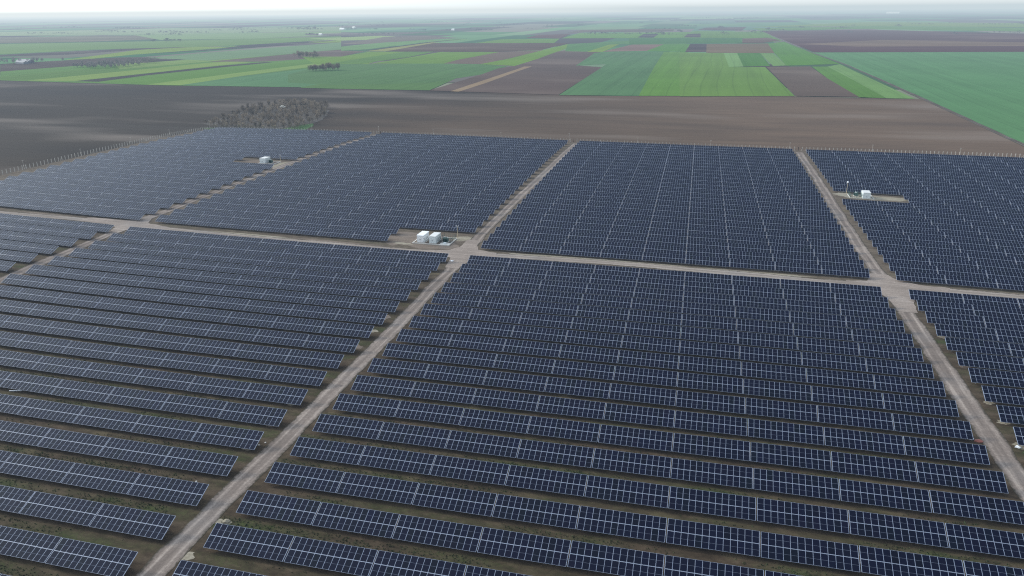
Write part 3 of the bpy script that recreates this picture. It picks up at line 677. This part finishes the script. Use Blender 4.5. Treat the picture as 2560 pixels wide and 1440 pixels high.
def mesh_fence(label, x0, x1, y0, y1, group):
    t = thing('mesh_fence', label, 'fence', ((x0+x1)/2, (y0+y1)/2), 0, group)
    w, l = (x1-x0)/2, (y1-y0)/2; P_ = [(-w,-l),(w,-l),(w,l),(-w,l)]; b = MB(); k = MB()
    for i in range(4):
        a, c = P_[i], P_[(i+1) % 4]; L = math.hypot(c[0]-a[0], c[1]-a[1]); n = max(1, round(L/2.4))
        for j in range(n):
            t_ = j/n; x, y = a[0]+t_*(c[0]-a[0]), a[1]+t_*(c[1]-a[1]); b.box(x-.04, x+.04, y-.04, y+.04, 0, 2.1)
        for z in (.1, .6, 1.1, 1.6, 2.0): k.tube((a[0], a[1], z), (c[0], c[1], z), .012, n=4, cap=False)
        for j in range(int(L/.25)):
            t_ = j*.25/L; x, y = a[0]+t_*(c[0]-a[0]), a[1]+t_*(c[1]-a[1]); k.tube((x, y, .05), (x, y, 2.05), .008, n=3, cap=False)
    b.build('post', [M['green']], t); k.build('mesh_panel', [M['green']], t)
    return t
def lamp_post(label, x, y, h, globe, cat='lamp post', name='lamp_post', group=None):
    t = thing(name, label, cat, (x, y), 0, group)
    b = MB(); b.tube((0,0,-.2), (0,0,h-.25), .11, .07, 8); b.build('pole', [M['ivory']], t)
    b = MB(); b.box(-.25, .25, -.25, .25, -.2, .18); b.build('base', [M['concrete']], t)
    if globe:
        bm = bmesh.new(); bmesh.ops.create_icosphere(bm, subdivisions=3, radius=.48); me = bpy.data.meshes.new('globe'); bm.to_mesh(me); bm.free()
        for p in me.polygons: p.use_smooth = True
        link('globe', me, [M['globe']], t, (0, 0, h)); b = MB(); b.tube((0,0,h-.55), (0,0,h-.40), .16, .22, 8); b.build('collar', [M['steel']], t)
    else:
        b = MB(); b.box(-.45, .45, -.05, .05, h-.25, h-.15); b.build('crossarm', [M['steel']], t)
        for s in (-.4, .35): b = MB(); b.box(s-.1, s+.15, -.35, .05, h-.15, h+.1); b.build('camera', [M['white']], t)
    return t
GK = 'transformer kiosks inside the park'
def shift(o): o.location.z = tz(o.location.x, o.location.y)+.05
kiosk('tall plain white steel container, left of the two kiosks by the central crossroads', -27.6, 22.0, 2.6, 6.2, 2.9, 0, GK)
kiosk('pale kiosk with grey roof sheet beside the plain white container at the crossroads', -22.5, 22.0, 2.6, 5.9, 2.85, 1, GK)
transformer('dark green transformer on a concrete pad right of the two crossroads kiosks', -16.9, 25.3, 'oil transformers')
kerb_frame('long pale concrete kerb rectangle around the station by the crossroads', -29.2, -14.0, 20.7, 30.6, (-24.5,), 'station kerbs')
t = thing('concrete_slab', 'low square slab of pale concrete in the front right corner of the crossroads station', 'slab', (-16.2, 22.1)); b = MB(); b.box(-1.9, 1.9, -1.2, 1.2, -.2, .32); b.build('slab', [M['concrete']], t); b = MB(); b.box(-.5, .5, -.5, .5, .322, .8); b.build('cover', [M['offwhite']], t)
mesh_fence('thin dark green mesh fence on the right of the crossroads kiosks', -19.2, -14.4, 23.6, 30.2, 'green mesh fences')
lamp_post('ivory pole with two small cameras at the back corner of the crossroads station', -13.7, 30.4, 5.4, 0, 'camera pole', 'camera_pole')
kiosk('white kiosk in the gap of the right-hand block, beside the globe lamp', 153.4, 144.9, 3.3, 5.6, 2.8, 1, GK)
transformer('dark green transformer left of the right-hand kiosk', 151.0, 149.6, 'oil transformers').rotation_euler = (0, 0, 1.57)
kerb_frame('concrete kerb rectangle around the right-hand station near the globe lamp', 147.5, 158.4, 144.2, 152.6, (), 'station kerbs')
mesh_fence('thin green mesh fence enclosing the transformer of the right-hand station', 147.8, 153.0, 144.6, 152.2, 'green mesh fences')
lamp_post('pole topped by a white globe lamp, left of the right-hand kiosk', 147.0, 152.5, 6.0, 1)
kiosk('pale blue white kiosk in the gap of the far left block', -172.4, 142.6, 3.5, 5.6, 2.8, 1, GK)
transformer('dark green transformer right of the kiosk in the far left block', -166.6, 144.8, 'oil transformers')
kerb_frame('concrete kerb rectangle around the station in the far left block', -173.0, -162.8, 141.7, 149.0, (), 'station kerbs')
lamp_post('slim pole with two small cameras standing right of the far left station', -161.8, 147.5, 4.6, 0, 'camera pole', 'camera_pole')

# odds and ends lying by the tracks
def scrap(name, label, cat, x, y, mt, s=1., seed=0):
    r = random.Random(seed); b = MB(); n = 9
    pts = [(s*(.5+.3*r.random())*math.cos(6.283*k/n), s*(.35+.3*r.random())*math.sin(6.283*k/n), .05+.18*r.random()*s) for k in range(n)]
    for k in range(n): b.face([(0, 0, .28*s), pts[k], pts[(k+1) % n]]); b.face([pts[(k+1) % n], pts[k], (pts[k][0]*1.05, pts[k][1]*1.05, -.05), (pts[(k+1) % n][0]*1.05, pts[(k+1) % n][1]*1.05, -.05)])
    me = b.mesh(name); o = link(name, me, [M[mt]], None, (x, y, tz(x, y)+.08)); tag(o, label, cat); return o
scrap('rubble_sack', 'small white sack beside the central crossroads, by the first table on its left', 'sack', -6.9, 3.6, 'white', 1.1, 1)
scrap('red_scrap', 'rusty red heap of scrap at the left edge of the right-hand track', 'scrap', 139.9, -86.6, 'red', 1.2, 2)
scrap('plastic_sheet', 'crumpled white sheet just left of the rusty red scrap heap', 'sheet', 138.6, -85.8, 'white', 1.1, 3)
scrap('plastic_sheet', 'crumpled white sheet by a table corner right of the right-hand track', 'sheet', 147.0, -87.2, 'white', .9, 4)
scrap('stone', 'pale stone lying on the grass left of the centre track', 'stone', -6.1, -123.6, 'concrete', .35, 5)
scrap('stone', 'smaller pale stone beside another, left of the centre track', 'stone', -5.3, -122.4, 'concrete', .3, 6)
scrap('stone', 'round pale stone near a table leg at the lower left of the centre track', 'stone', -10.6, -138.3, 'concrete', .35, 7)
scrap('sand_heap', 'low heap of pale sand right of the centre track at the bottom', 'sand heap', 2.6, -147.8, 'sand', 1.2, 8)
b = MB(); b.tube((-1.6,0,.15), (1.6,.5,.35), .13, n=8); o = b.build('pipe', [M['white']], None, (-76.6, -117.0, tz(-76.6, -117.0)+.1)); tag(o, 'short white pipe lying in an aisle at the far left', 'pipe')


# ------------------------------------------------------------------ perimeter fence
def fence(label, pts, spacing, brace_every=10):
    t = thing('perimeter_fence', label, 'fence', (pts[0][0], pts[0][1]), 0, 'perimeter fence runs')
    ox, oy, oz = t.location
    P_ = []
    for a, c in zip(pts, pts[1:]):
        L = math.hypot(c[0]-a[0], c[1]-a[1]); n = round(L/spacing)
        for j in range(n): P_.append((a[0]+j/n*(c[0]-a[0]), a[1]+j/n*(c[1]-a[1])))
    P_.append(pts[-1])
    d = Vector((pts[-1][0]-pts[0][0], pts[-1][1]-pts[0][1], 0)).normalized()
    pm = MB(); pm.box(-.14, .14, -.12, .12, -.3, 2.4); pm.tube((0,0,2.2), (d.y*.32, -d.x*.32, 2.62), .05, .04, 4); me = pm.mesh('post'); me.materials.append(M['post'])
    w = MB(); br = MB(); ex = MB(); prev = None
    for k, (x, y) in enumerate(P_):
        z = tz(x, y)
        if k < 100: link('post', me, (), t, (x-ox, y-oy, z-oz))
        else:
            ex.box(x-ox-.065, x-ox+.065, y-oy-.065, y-oy+.065, z-oz-.3, z-oz+2.25); ex.tube((x-ox, y-oy, z-oz+2.2), (x-ox+d.y*.32, y-oy-d.x*.32, z-oz+2.62), .05, .04, 4)
        if prev is not None:
            for h in (.15, .55, .95, 1.35, 1.75, 2.15): w.tube((prev[0]-ox, prev[1]-oy, prev[2]-oz+h), (x-ox, y-oy, z-oz+h), .010, n=3, cap=False)
        prev = (x, y, z)
        if k % brace_every == 5:
            for s in (-1, 1): br.tube((x-ox, y-oy, z-oz+1.9), (x-ox+s*d.x*1.7, y-oy+s*d.y*1.7, z-oz), .055, n=4)
    w.build('wire', [M['wire']], t)
    if br.v: br.build('brace', [M['post']], t)
    if ex.v: tag(ex.build('post', [M['post']], t), kind='stuff')
fence('concrete post and wire fence along the left side of the park', [(-279.5,20),(-281.5,72),(-288,165),(-304,280)], 2.7)
fence('post and wire fence at the back, in front of the bare thicket on the left', [(-304,280),(-160,278),(-157,277.9)], 2.4)
fence('post and wire fence at the back, left of the centre track end', [(-157,277.9),(-12,276.6)], 2.35)
fence('post and wire fence at the back, right of the centre track end', [(-12,276.6),(135,276.9)], 2.35)
fence('post and wire fence at the back, right of the right-hand track end', [(135,276.9),(300,279)], 2.35)
WH = ['at the left rear corner of the fence','high on the left side fence, next to the rear corner','on the left side fence, second from the rear corner','midway along the left side fence','on the left side fence, nearest the left edge',
      'at the back fence right of the thicket','at the back end of the left-hand track','at the back fence, first right of the left-hand track end','at the back fence, second right of the left-hand track end','at the back end of the centre track',
      'at the back fence, first right of the centre track end','at the back fence, second right of the centre track end','at the back end of the right-hand track','at the back fence, first right of the right-hand track end','at the back fence, second right of the right-hand track end']
PX_ = [(-303,279.2,7.2),(-295,222,4.6),(-290.5,178,4.4),(-285.5,130,4.2),(-283,87,4.8),(-213,277.5,4.8),(-158,277,6.0),(-115,276.5,4.8),(-64,276,4.8),(-15,275.6,6.2),(32,275.7,4.8),(80,275.8,4.8),(129.6,276,5.0),(179,276.3,5.2),(229,277,4.8)]
for (x, y, h), wh in zip(PX_, WH):
    t = thing('camera_pole', 'thin pale camera pole '+wh, 'camera pole', (x, y), 0, 'camera poles along the fence')
    b = MB(); b.tube((0,0,-.2), (0,0,h), .09, .06, 6); b.build('pole', [M['post']], t)
    b = MB(); b.box(-.18, .18, -.18, .14, 1.6, 2.1); b.build('cabinet', [M['post']], t)
    b = MB(); b.box(-.35, .35, -.04, .04, h-.1, h); b.box(-.38, -.18, -.2, .1, h+.002, h+.12); b.box(.18, .38, -.1, .2, h+.002, h+.12); b.build('camera', [M['post']], t)

# ------------------------------------------------------------------ trees
def crown_material(name, c0, c1):
    m, nt, b = newmat(name)
    oi = nt.nodes.new('ShaderNodeObjectInfo')
    n = noise(nt, mapping(nt, pos(nt), (.5,.5,.7)), 1, 3)
    c = ramp(nt, math_(nt, 'ADD', math_(nt, 'MULTIPLY', n, .7), math_(nt, 'MULTIPLY', oi.outputs['Random'], .4)), [(.3, c0), (.75, c1)])
    nt.links.new(c, b.inputs['Base Color']); b.inputs['Roughness'].default_value = .9; b.inputs['Specular IOR Level'].default_value = .1
    return m
M['twig'] = crown_material('bare twigs', (.175,.150,.120), (.42,.355,.275))
M['blossom'] = crown_material('white blossom', (.50,.48,.42), (.80,.78,.72))
M['leaf'] = crown_material('dark evergreen', (.02,.04,.025), (.05,.085,.05))
M['bushg'] = crown_material('first green of shrubs', (.06,.10,.04), (.12,.17,.07))
def tree_meshes(seed, h, spread, leafy=0, mat=None, n_leaf=260, low=.3):
    """trunk with forking limbs, crown of fine twigs (bare) or leaf faces"""
    r = random.Random(seed); tk = MB(); cr = MB(); tips = []
    def grow(a, d, L, rad, lev):
        b = a+d*L; (tk if lev < 2 else cr).tube(a, b, rad, rad*.62, 5 if lev < 2 else 3, 0, False)
        if lev >= 3: tips.append((b, d)); return
        for _ in range(r.choice((2, 3)) if lev else r.choice((3, 4))):
            nd = (d+Vector((r.uniform(-1,1), r.uniform(-1,1), r.uniform(-.15,.75)))*(.55+.18*lev)*spread).normalized()
            grow(b if r.random() < .6 else a+d*L*r.uniform(.5, .9), nd, L*r.uniform(.55, .8), rad*.6, lev+1)
    grow(Vector((0,0,-.2)), Vector((r.uniform(-.08,.08), r.uniform(-.08,.08), 1)).normalized(), h*low, h*.022, 0)
    for b, d in tips:
        for _ in range(max(1, n_leaf//len(tips))):
            nd = (d*.6+Vector((r.uniform(-1,1), r.uniform(-1,1), r.uniform(-.4,1)))).normalized(); L = h*r.uniform(.06, .17)
            c = b+Vector((r.uniform(-1,1), r.uniform(-1,1), r.uniform(-.8,.6)))*h*.06
            s = nd.orthogonal().normalized()
            if leafy:
                w = h*.035*r.uniform(.6, 1.4); q = nd.cross(s)
                cr.face([c-s*w, c+q*w*.8, c+s*w, c-q*w*.8])
            else:
                w = h*.003*r.uniform(.7, 1.6)+.010; cr.face([c-s*w, c+s*w, c+nd*L])
                q = Vector((r.uniform(-1,1), r.uniform(-1,1), r.uniform(0,1))).normalized(); cr.face([c-s*w*.8, c+s*w*.8, c+(nd*.5+q*.6)*L])
    t = tk.mesh('trunk'); t.materials.append(M['bark']); c = cr.mesh('crown'); c.materials.append(mat or M['twig'])
    return t, c
def bare_meshes(seed, h, wd, n, w0=.05, lo=.18):
    """a leafless crown: forking limbs inside a cloud of thin upward twigs"""
    t, c = tree_meshes(seed, h, 1., 0, None, 90, .22)
    r = random.Random(seed*7); b = MB(); lob = [(r.uniform(-.5,.5)*wd, r.uniform(-.5,.5)*wd, r.uniform(.45,.8)*h, r.uniform(.45,.8)) for _ in range(5)]
    for _ in range(n):
        lx, ly, lz, lr = r.choice(lob); a = r.uniform(0, 6.283); q = (r.random()**.4)*wd*lr; e = r.uniform(-1, 1)
        c0 = Vector((lx+q*math.cos(a), ly+q*math.sin(a), max(lo*h, min(.96*h, lz+e*h*.3*math.sqrt(max(0, 1-(q/wd)**2))))))
        d = Vector((math.cos(a)*.35+r.uniform(-.35,.35), math.sin(a)*.35+r.uniform(-.35,.35), r.uniform(.5, 1.1))).normalized(); L = h*r.uniform(.07, .2)
        u = Vector((math.cos(a*5+e), math.sin(a*5+e), 0)); w = w0*r.uniform(.5, 1.3)
        b.face([c0-u*w, c0+u*w, c0+d*L])
    k = len(b.v); b.v += [tuple(v.co) for v in c.vertices]; b.f += [tuple(k+i for i in p.vertices) for p in c.polygons]; b.m += [0]*len(c.polygons)
    me = b.mesh('crown'); me.materials.append(M['twig']); return t, me
BARE = [bare_meshes(20+k, h_, w_, 900) for k, (h_, w_) in enumerate(((6.4,2.1),(5.6,2.4),(7.2,1.9),(5.9,2.6),(6.2,2.2)))]
M['twig_hazed'] = crown_material('haze paled far twigs', (.30,.27,.26), (.55,.50,.46))  # paler version of the twigs, with distance haze painted into the colour
BUSH = [bare_meshes(40+k, 3.0, 1.5, 420, .05, .05) for k in range(3)]
def tree(name, label, x, y, s, meshes, group, cat='tree'):
    e = empty(name, (x, y, tz(x, y)), (0, 0, random.uniform(0, 6.28))); e.scale = (s*random.uniform(.85, 1.15), s*random.uniform(.85, 1.15), s)
    link('trunk', meshes[0], (), e); link('crown', meshes[1], (), e); tag(e, label, cat, group); return e
def inside(p, poly):
    c = False; x, y = p
    for k in range(len(poly)):
        (x1, y1), (x2, y2) = poly[k-1], poly[k]
        if (y1 > y) != (y2 > y) and x < (x2-x1)*(y-y1)/(y2-y1)+x1: c = not c
    return c
def scatter(poly, n, dmin, fn, seed):
    r = random.Random(seed); P_ = []; xs = [p[0] for p in poly]; ys = [p[1] for p in poly]; k = 0
    while len(P_) < n and k < n*60:
        k += 1; p = (r.uniform(min(xs), max(xs)), r.uniform(min(ys), max(ys)))
        if inside(p, poly) and all((p[0]-q[0])**2+(p[1]-q[1])**2 > dmin*dmin for q in P_): P_.append(p)
    for p in P_: fn(p[0], p[1], r)
M['litter'] = plain('leaf litter', (.070,.060,.050), .95, 0, .4, .4)
WOOD = [(-338,318),(-300,300),(-262,298),(-240,306),(-246,352),(-258,388),(-285,440),(-318,470),(-352,452),(-350,380)]
vg = drape('grass_verge', wob([(-308,283),(-228,281),(-229,296),(-234,318),(-242,332),(-250,322),(-252,300),(-318,300),(-322,294)], 4, .8, 9), .06, [M['crop']]); tag(vg, kind='structure'); vg.color = (.055,.11,.035,1)
und = drape('undergrowth', wob(WOOD, 5, 1.5, 3), .04, [M['litter']]); tag(und, kind='structure')
LW = 'bare grey brown tree in the thicket behind the far left fence'
def put(x, y, r):
    if (x+309)**2+(y-396)**2 < 56: return
    k = r.randrange(5); s = r.uniform(.6, 1.05)*(1.05 if y > 380 else .85)
    tree('bare_tree', LW, x, y, s, BARE[k], 'bare trees of the thicket behind the fence')
scatter(WOOD, 262, 4.6, put, 3)
def putb(x, y, r): tree('bare_shrub', 'low bare shrub at the edge of the thicket behind the far left fence', x, y, r.uniform(.7, 1.1), BUSH[r.randrange(3)], 'shrubs at the thicket edge', 'shrub')
scatter([(-325,297),(-235,292),(-238,302),(-322,304)], 22, 3, putb, 8)
BL = tree_meshes(61, 6.5, 1.1, 1, M['blossom'], 420, .2)
tree('blossoming_tree', 'white blossoming tree standing out of the bare thicket', -313, 404, 2.0, BL, None)
def clump(poly, n, d, s, label, group, seed, ms=BARE):
    scatter(poly, n, d, lambda x, y, r: tree('bare_tree', label, x, y, s*r.uniform(.8, 1.25), ms[r.randrange(len(ms))], group), seed)
clump([(-530,848),(-495,862),(-490,880),(-508,886),(-530,866)], 26, 3.2, 1.25, 'bare tree of the small round copse in the green field', 'bare trees of the small round copse', 5)
clump([(-756,1192),(-733,1190),(-730,1215),(-755,1215)], 9, 4.5, 1.6, 'bare tree of the left clump on the brown field', 'bare trees of the left clump on the brown field', 6)
clump([(-716,1172),(-695,1172),(-692,1195),(-716,1195)], 9, 4.5, 1.6, 'bare tree of the right clump on the brown field', 'bare trees of the right clump on the brown field', 7)
def copse(name, label, poly, n, d, s, seed):
    """a far copse that reads as one grey mass: bare trees merged into one object"""
    b = MB(); r = random.Random(seed)
    def add(x, y, _):
        t, c = BARE[r.randrange(5)]; k = s*r.uniform(.75, 1.25); a = r.uniform(0, 6.28); ca, sa = math.cos(a)*k, math.sin(a)*k
        for me, mi in ((t, 0), (c, 1)):
            o = len(b.v); b.v += [(x+v.co.x*ca-v.co.y*sa, y+v.co.x*sa+v.co.y*ca, v.co.z*k) for v in me.vertices]
            b.f += [tuple(o+i for i in p.vertices) for p in me.polygons]; b.m += [mi]*len(me.polygons)
    scatter(poly, n, d, add, seed)
    tag(b.build(name, [M['twig_hazed'], M['twig_hazed']]), label, 'trees', kind='stuff')
copse('copse', 'long grey copse of bare trees in the fields on the left', [(-985,862),(-925,846),(-900,880),(-925,1000),(-960,1010),(-1000,900)], 80, 6, 1.35, 4)
copse('farm_trees', 'bare grey trees crowding round the farm at the far left', [(-1260,900),(-1215,890),(-1140,985),(-1130,1040),(-1190,1040),(-1262,960)], 30, 8, 1.2, 8)

def scrub():
    """the tangle of twigs and young stems filling the thicket between its trees"""
    b = MB(); r = random.Random(13); xs = [p[0] for p in WOOD]; ys = [p[1] for p in WOOD]; n = 0
    while n < 30000:
        x, y = r.uniform(min(xs), max(xs)), r.uniform(min(ys), max(ys))
        if not inside((x, y), WOOD): continue
        n += 1; z = tz(x, y); h = r.uniform(.8, 4.2)*(.6+.4*math.sin(x*.21)*math.cos(y*.17)); c0 = Vector((x, y, z+r.uniform(0, max(.1, h-1)))); a = r.uniform(0, 6.28); w = r.uniform(.025, .07)
        u = Vector((math.cos(a), math.sin(a), 0))*w; b.face([c0-u, c0+u, c0+Vector((r.uniform(-.4,.4), r.uniform(-.4,.4), r.uniform(.7, 1.5)))])
    tag(b.build('scrub', [M['twig']]), 'tangled brown scrub filling the thicket behind the far left fence', 'scrub', kind='stuff')
scrub()


# clumps of trees and hedges far out on the plain: woods one cannot count from here
def far_trees():
    b = MB(); r = random.Random(77)
    more = []
    for _ in range(230):
        y = 2600*math.exp(r.uniform(0, 1.75)); x = 81+(y+240)*math.tan(r.uniform(-.92, .36)); L = r.uniform(20, 220); a = r.choice((0., 0., 1.57))+r.uniform(-.15, .15)
        more.append((x, y, x+L*math.cos(a), y+L*math.sin(a), r.uniform(6, 12)))
    for x0, y0, x1, y1, h in CLUMPS+more:
        L = math.hypot(x1-x0, y1-y0); n = int(L/11)+2
        for k in range(n):
            t = (k+r.uniform(-.4, .4))/n; cx = x0+(x1-x0)*t+r.uniform(-8, 8); cy2 = y0+(y1-y0)*t+r.uniform(-25, 25); hh = h*r.uniform(.45, 1.)*(.55+.45*math.sin(math.pi*min(1, max(0, t)))); rad = hh*r.uniform(.4, .6)+2
            b.tube((cx, cy2, -1), (cx, cy2, hh*.5), .35, .2, 4)
            for _ in range(20):
                a = r.uniform(0, 6.28); e = r.uniform(-.2, 1.4); q = rad*r.uniform(.55, 1.)
                c = Vector((cx+q*math.cos(a)*math.cos(e), cy2+q*math.sin(a)*math.cos(e), hh*.5+hh*.48*math.sin(e)*q/rad)); s = hh*.13
                u = Vector((r.uniform(-1,1), r.uniform(-1,1), r.uniform(-1,1))).normalized(); w = u.orthogonal().normalized()
                b.face([c-u*s, c+w*s, c+u*s, c-w*s])
    tag(b.build('distant_trees', [M['bark']]), 'hazy lines of bare trees and copses scattered over the far plain', 'trees', kind='stuff')
far_trees()

# farm buildings out on the plain
M['farmgrey'] = plain('weathered render', (.34,.34,.35), .8)
def barn(label, x, y, w, l, h, rz, wall, roof, group='farm buildings out on the plain'):
    t = thing('farm_building', label, 'farm building', (x, y, 0), rz, group); b = MB(); b.box(-w/2, w/2, -l/2, l/2, -.2, h); b.build('wall', [M[wall]], t)
    b = MB(); k = h+w*.28; o = .4
    b.face([(-w/2-o, -l/2-o, h-.1), (0, -l/2-o, k), (0, l/2+o, k), (-w/2-o, l/2+o, h-.1)]); b.face([(w/2+o, -l/2-o, h-.1), (w/2+o, l/2+o, h-.1), (0, l/2+o, k), (0, -l/2-o, k)])
    b.face([(-w/2, -l/2, h), (w/2, -l/2, h), (0, -l/2, k-.05)]); b.face([(w/2, l/2, h), (-w/2, l/2, h), (0, l/2, k-.05)]); b.build('roof', [M[roof]], t)
    for s in range(3): b = MB(); b.box(-w/2+w*(.15+.3*s), -w/2+w*(.28+.3*s), -l/2-.05, -l/2-.002, h*.35, h*.75); b.build('window', [M['dark']], t)
barn('long low farm barn with pale grey roof among bare trees at the far left', -1190, 965, 12, 44, 3.5, 1.25, 'farmgrey', 'farmgrey')
barn('second pale barn just in front of the long barn at the far left', -1172, 940, 9, 30, 3., 1.25, 'farmgrey', 'farmgrey')
barn('small white shed left of the two long barns at the far left', -1205, 915, 7, 14, 2.8, .5, 'farmgrey', 'farmgrey')
barn('tiny bright white building on the left horizon plain', -1777, 3448, 16, 26, 6, 1.4, 'white', 'white')
barn('small pale building right of the bright white one on the plain', -1885, 3803, 14, 20, 6, 1.2, 'white', 'greyroof')
barn('pale house beside the pointed dark evergreen on the plain', -1445, 2600, 10, 16, 5, 1.3, 'white', 'greyroof')
barn('white building below the centre of the horizon', -1141, 3317, 10, 16, 5, 1.3, 'white', 'white')
barn('long white hall on the far right horizon', 2318, 11725, 40, 160, 14, 1.4, 'white', 'white')
EV = tree_meshes(90, 12, .55, 1, M['leaf'], 900, .3)
tree('evergreen_tree', 'pointed dark evergreen beside the pale house on the plain', -1425, 2480, 1.5, EV, None)
tree('evergreen_tree', 'smaller dark evergreen right of the pointed one on the plain', -1402, 2490, 1.0, EV, None)

# ------------------------------------------------------------------ haze: thin mist over the plain, its own glow standing in for scattered daylight
def haze(name, x0, x1, y0, y1, sig, colr):
    m = bpy.data.materials.new('haze'); m.use_nodes = True; nt = m.node_tree; nt.nodes.clear()
    out = nt.nodes.new('ShaderNodeOutputMaterial'); ab = nt.nodes.new('ShaderNodeVolumeAbsorption'); em = nt.nodes.new('ShaderNodeEmission'); ad = nt.nodes.new('ShaderNodeAddShader')
    s = max(sig); ab.inputs['Color'].default_value = tuple(1-k/s for k in sig)+(1,); ab.inputs['Density'].default_value = s
    em.inputs['Color'].default_value = tuple(c*k/s for c, k in zip(colr, sig))+(1,); em.inputs['Strength'].default_value = s
    nt.links.new(ab.outputs[0], ad.inputs[0]); nt.links.new(em.outputs[0], ad.inputs[1]); nt.links.new(ad.outputs[0], out.inputs['Volume'])
    b = MB(); b.box(x0, x1, y0, y1, -60, 130); tag(b.build(name, [m]), kind='structure')
haze('haze', -1200, 29900, -5900, 700, (1/16000, 1/12500, 1/9000), (.60,.72,.77))
haze('haze', -1200, 29900, 700.05, 29900, (1/8000, 1/7200, 1/6200), (.58,.68,.73))      # thicker out over the open plain
haze('haze', -29900, -1200.05, -5900, 29900, (1/10000, 1/9000, 1/7500), (.80,.88,.91))     # brighter emission colour here, imitating mist lit by the low western sun

# ------------------------------------------------------------------ sky, sun, camera
w = bpy.data.worlds.new('World'); sc.world = w; w.use_nodes = True; nt = w.node_tree; bg = nt.nodes['Background']
SAZ, SEL = R(-78), R(24)
sky = nt.nodes.new('ShaderNodeTexSky'); sky.sky_type = 'NISHITA'; sky.sun_disc = False; sky.sun_elevation = SEL; sky.sun_rotation = SAZ; sky.dust_density = 3; sky.air_density = 1.2
tc = nt.nodes.new('ShaderNodeTexCoord').outputs['Generated']
sep = nt.nodes.new('ShaderNodeSeparateXYZ'); nt.links.new(tc, sep.inputs[0])
veil = ramp(nt, math_(nt, 'ABSOLUTE', sep.outputs[2]), [(0, (1.12,1.20,1.25)), (.06, (1.06,1.16,1.22)), (.30, (.68,.76,.86)), (.6, (.38,.47,.63)), (1, (.32,.40,.54))])
dt = nt.nodes.new('ShaderNodeVectorMath'); dt.operation = 'DOT_PRODUCT'; nt.links.new(tc, dt.inputs[0]); dt.inputs[1].default_value = (math.sin(SAZ)*math.cos(SEL), math.cos(SAZ)*math.cos(SEL), math.sin(SEL))
glow = math_(nt, 'POWER', math_(nt, 'MAXIMUM', math_(nt, 'ADD', math_(nt, 'MULTIPLY', dt.outputs['Value'], .5), .5), 0.), 7)
veil = mix(nt, math_(nt, 'MULTIPLY', glow, 1.), veil, (2.9,3.3,3.7))
vs = nt.nodes.new('ShaderNodeVectorMath'); vs.operation = 'SCALE'; nt.links.new(sky.outputs[0], vs.inputs[0]); vs.inputs['Scale'].default_value = .10
tot = mix(nt, .86, vs.outputs[0], veil)
nt.links.new(tot, bg.inputs['Color']); bg.inputs['Strength'].default_value = WORLD_K
sd = bpy.data.lights.new('sun', 'SUN'); sd.energy = SUN_K; sd.angle = R(9); sd.color = (1, .95, .87)
so = bpy.data.objects.new('sun', sd); col.objects.link(so)
so.rotation_euler = Vector((math.sin(SAZ)*math.cos(SEL), math.cos(SAZ)*math.cos(SEL), math.sin(SEL))).to_track_quat('Z', 'Y').to_euler()

cd = bpy.data.cameras.new('camera'); cam = bpy.data.objects.new('camera', cd); col.objects.link(cam); sc.camera = cam
cd.sensor_width = 36; cd.lens = 36*FPX/2560; cd.clip_start = .5; cd.clip_end = 90000
Mx = Matrix((rr, uu, -fw)).transposed().to_4x4(); Mx.translation = Vector(CAM); cam.matrix_world = Mx
sc.view_settings.view_transform = 'Standard'; sc.view_settings.look = 'None'; sc.view_settings.exposure = 0; sc.view_settings.gamma = 1
sc.cycles.max_bounces = 5; sc.cycles.diffuse_bounces = 3; sc.cycles.glossy_bounces = 2; sc.cycles.use_denoising = False; sc.cycles.pixel_filter_type = 'BLACKMAN_HARRIS'; sc.cycles.filter_width = 1.15
sc.cycles.volume_bounces = 0; sc.cycles.sample_clamp_indirect = 2; sc.cycles.sample_clamp_direct = 6
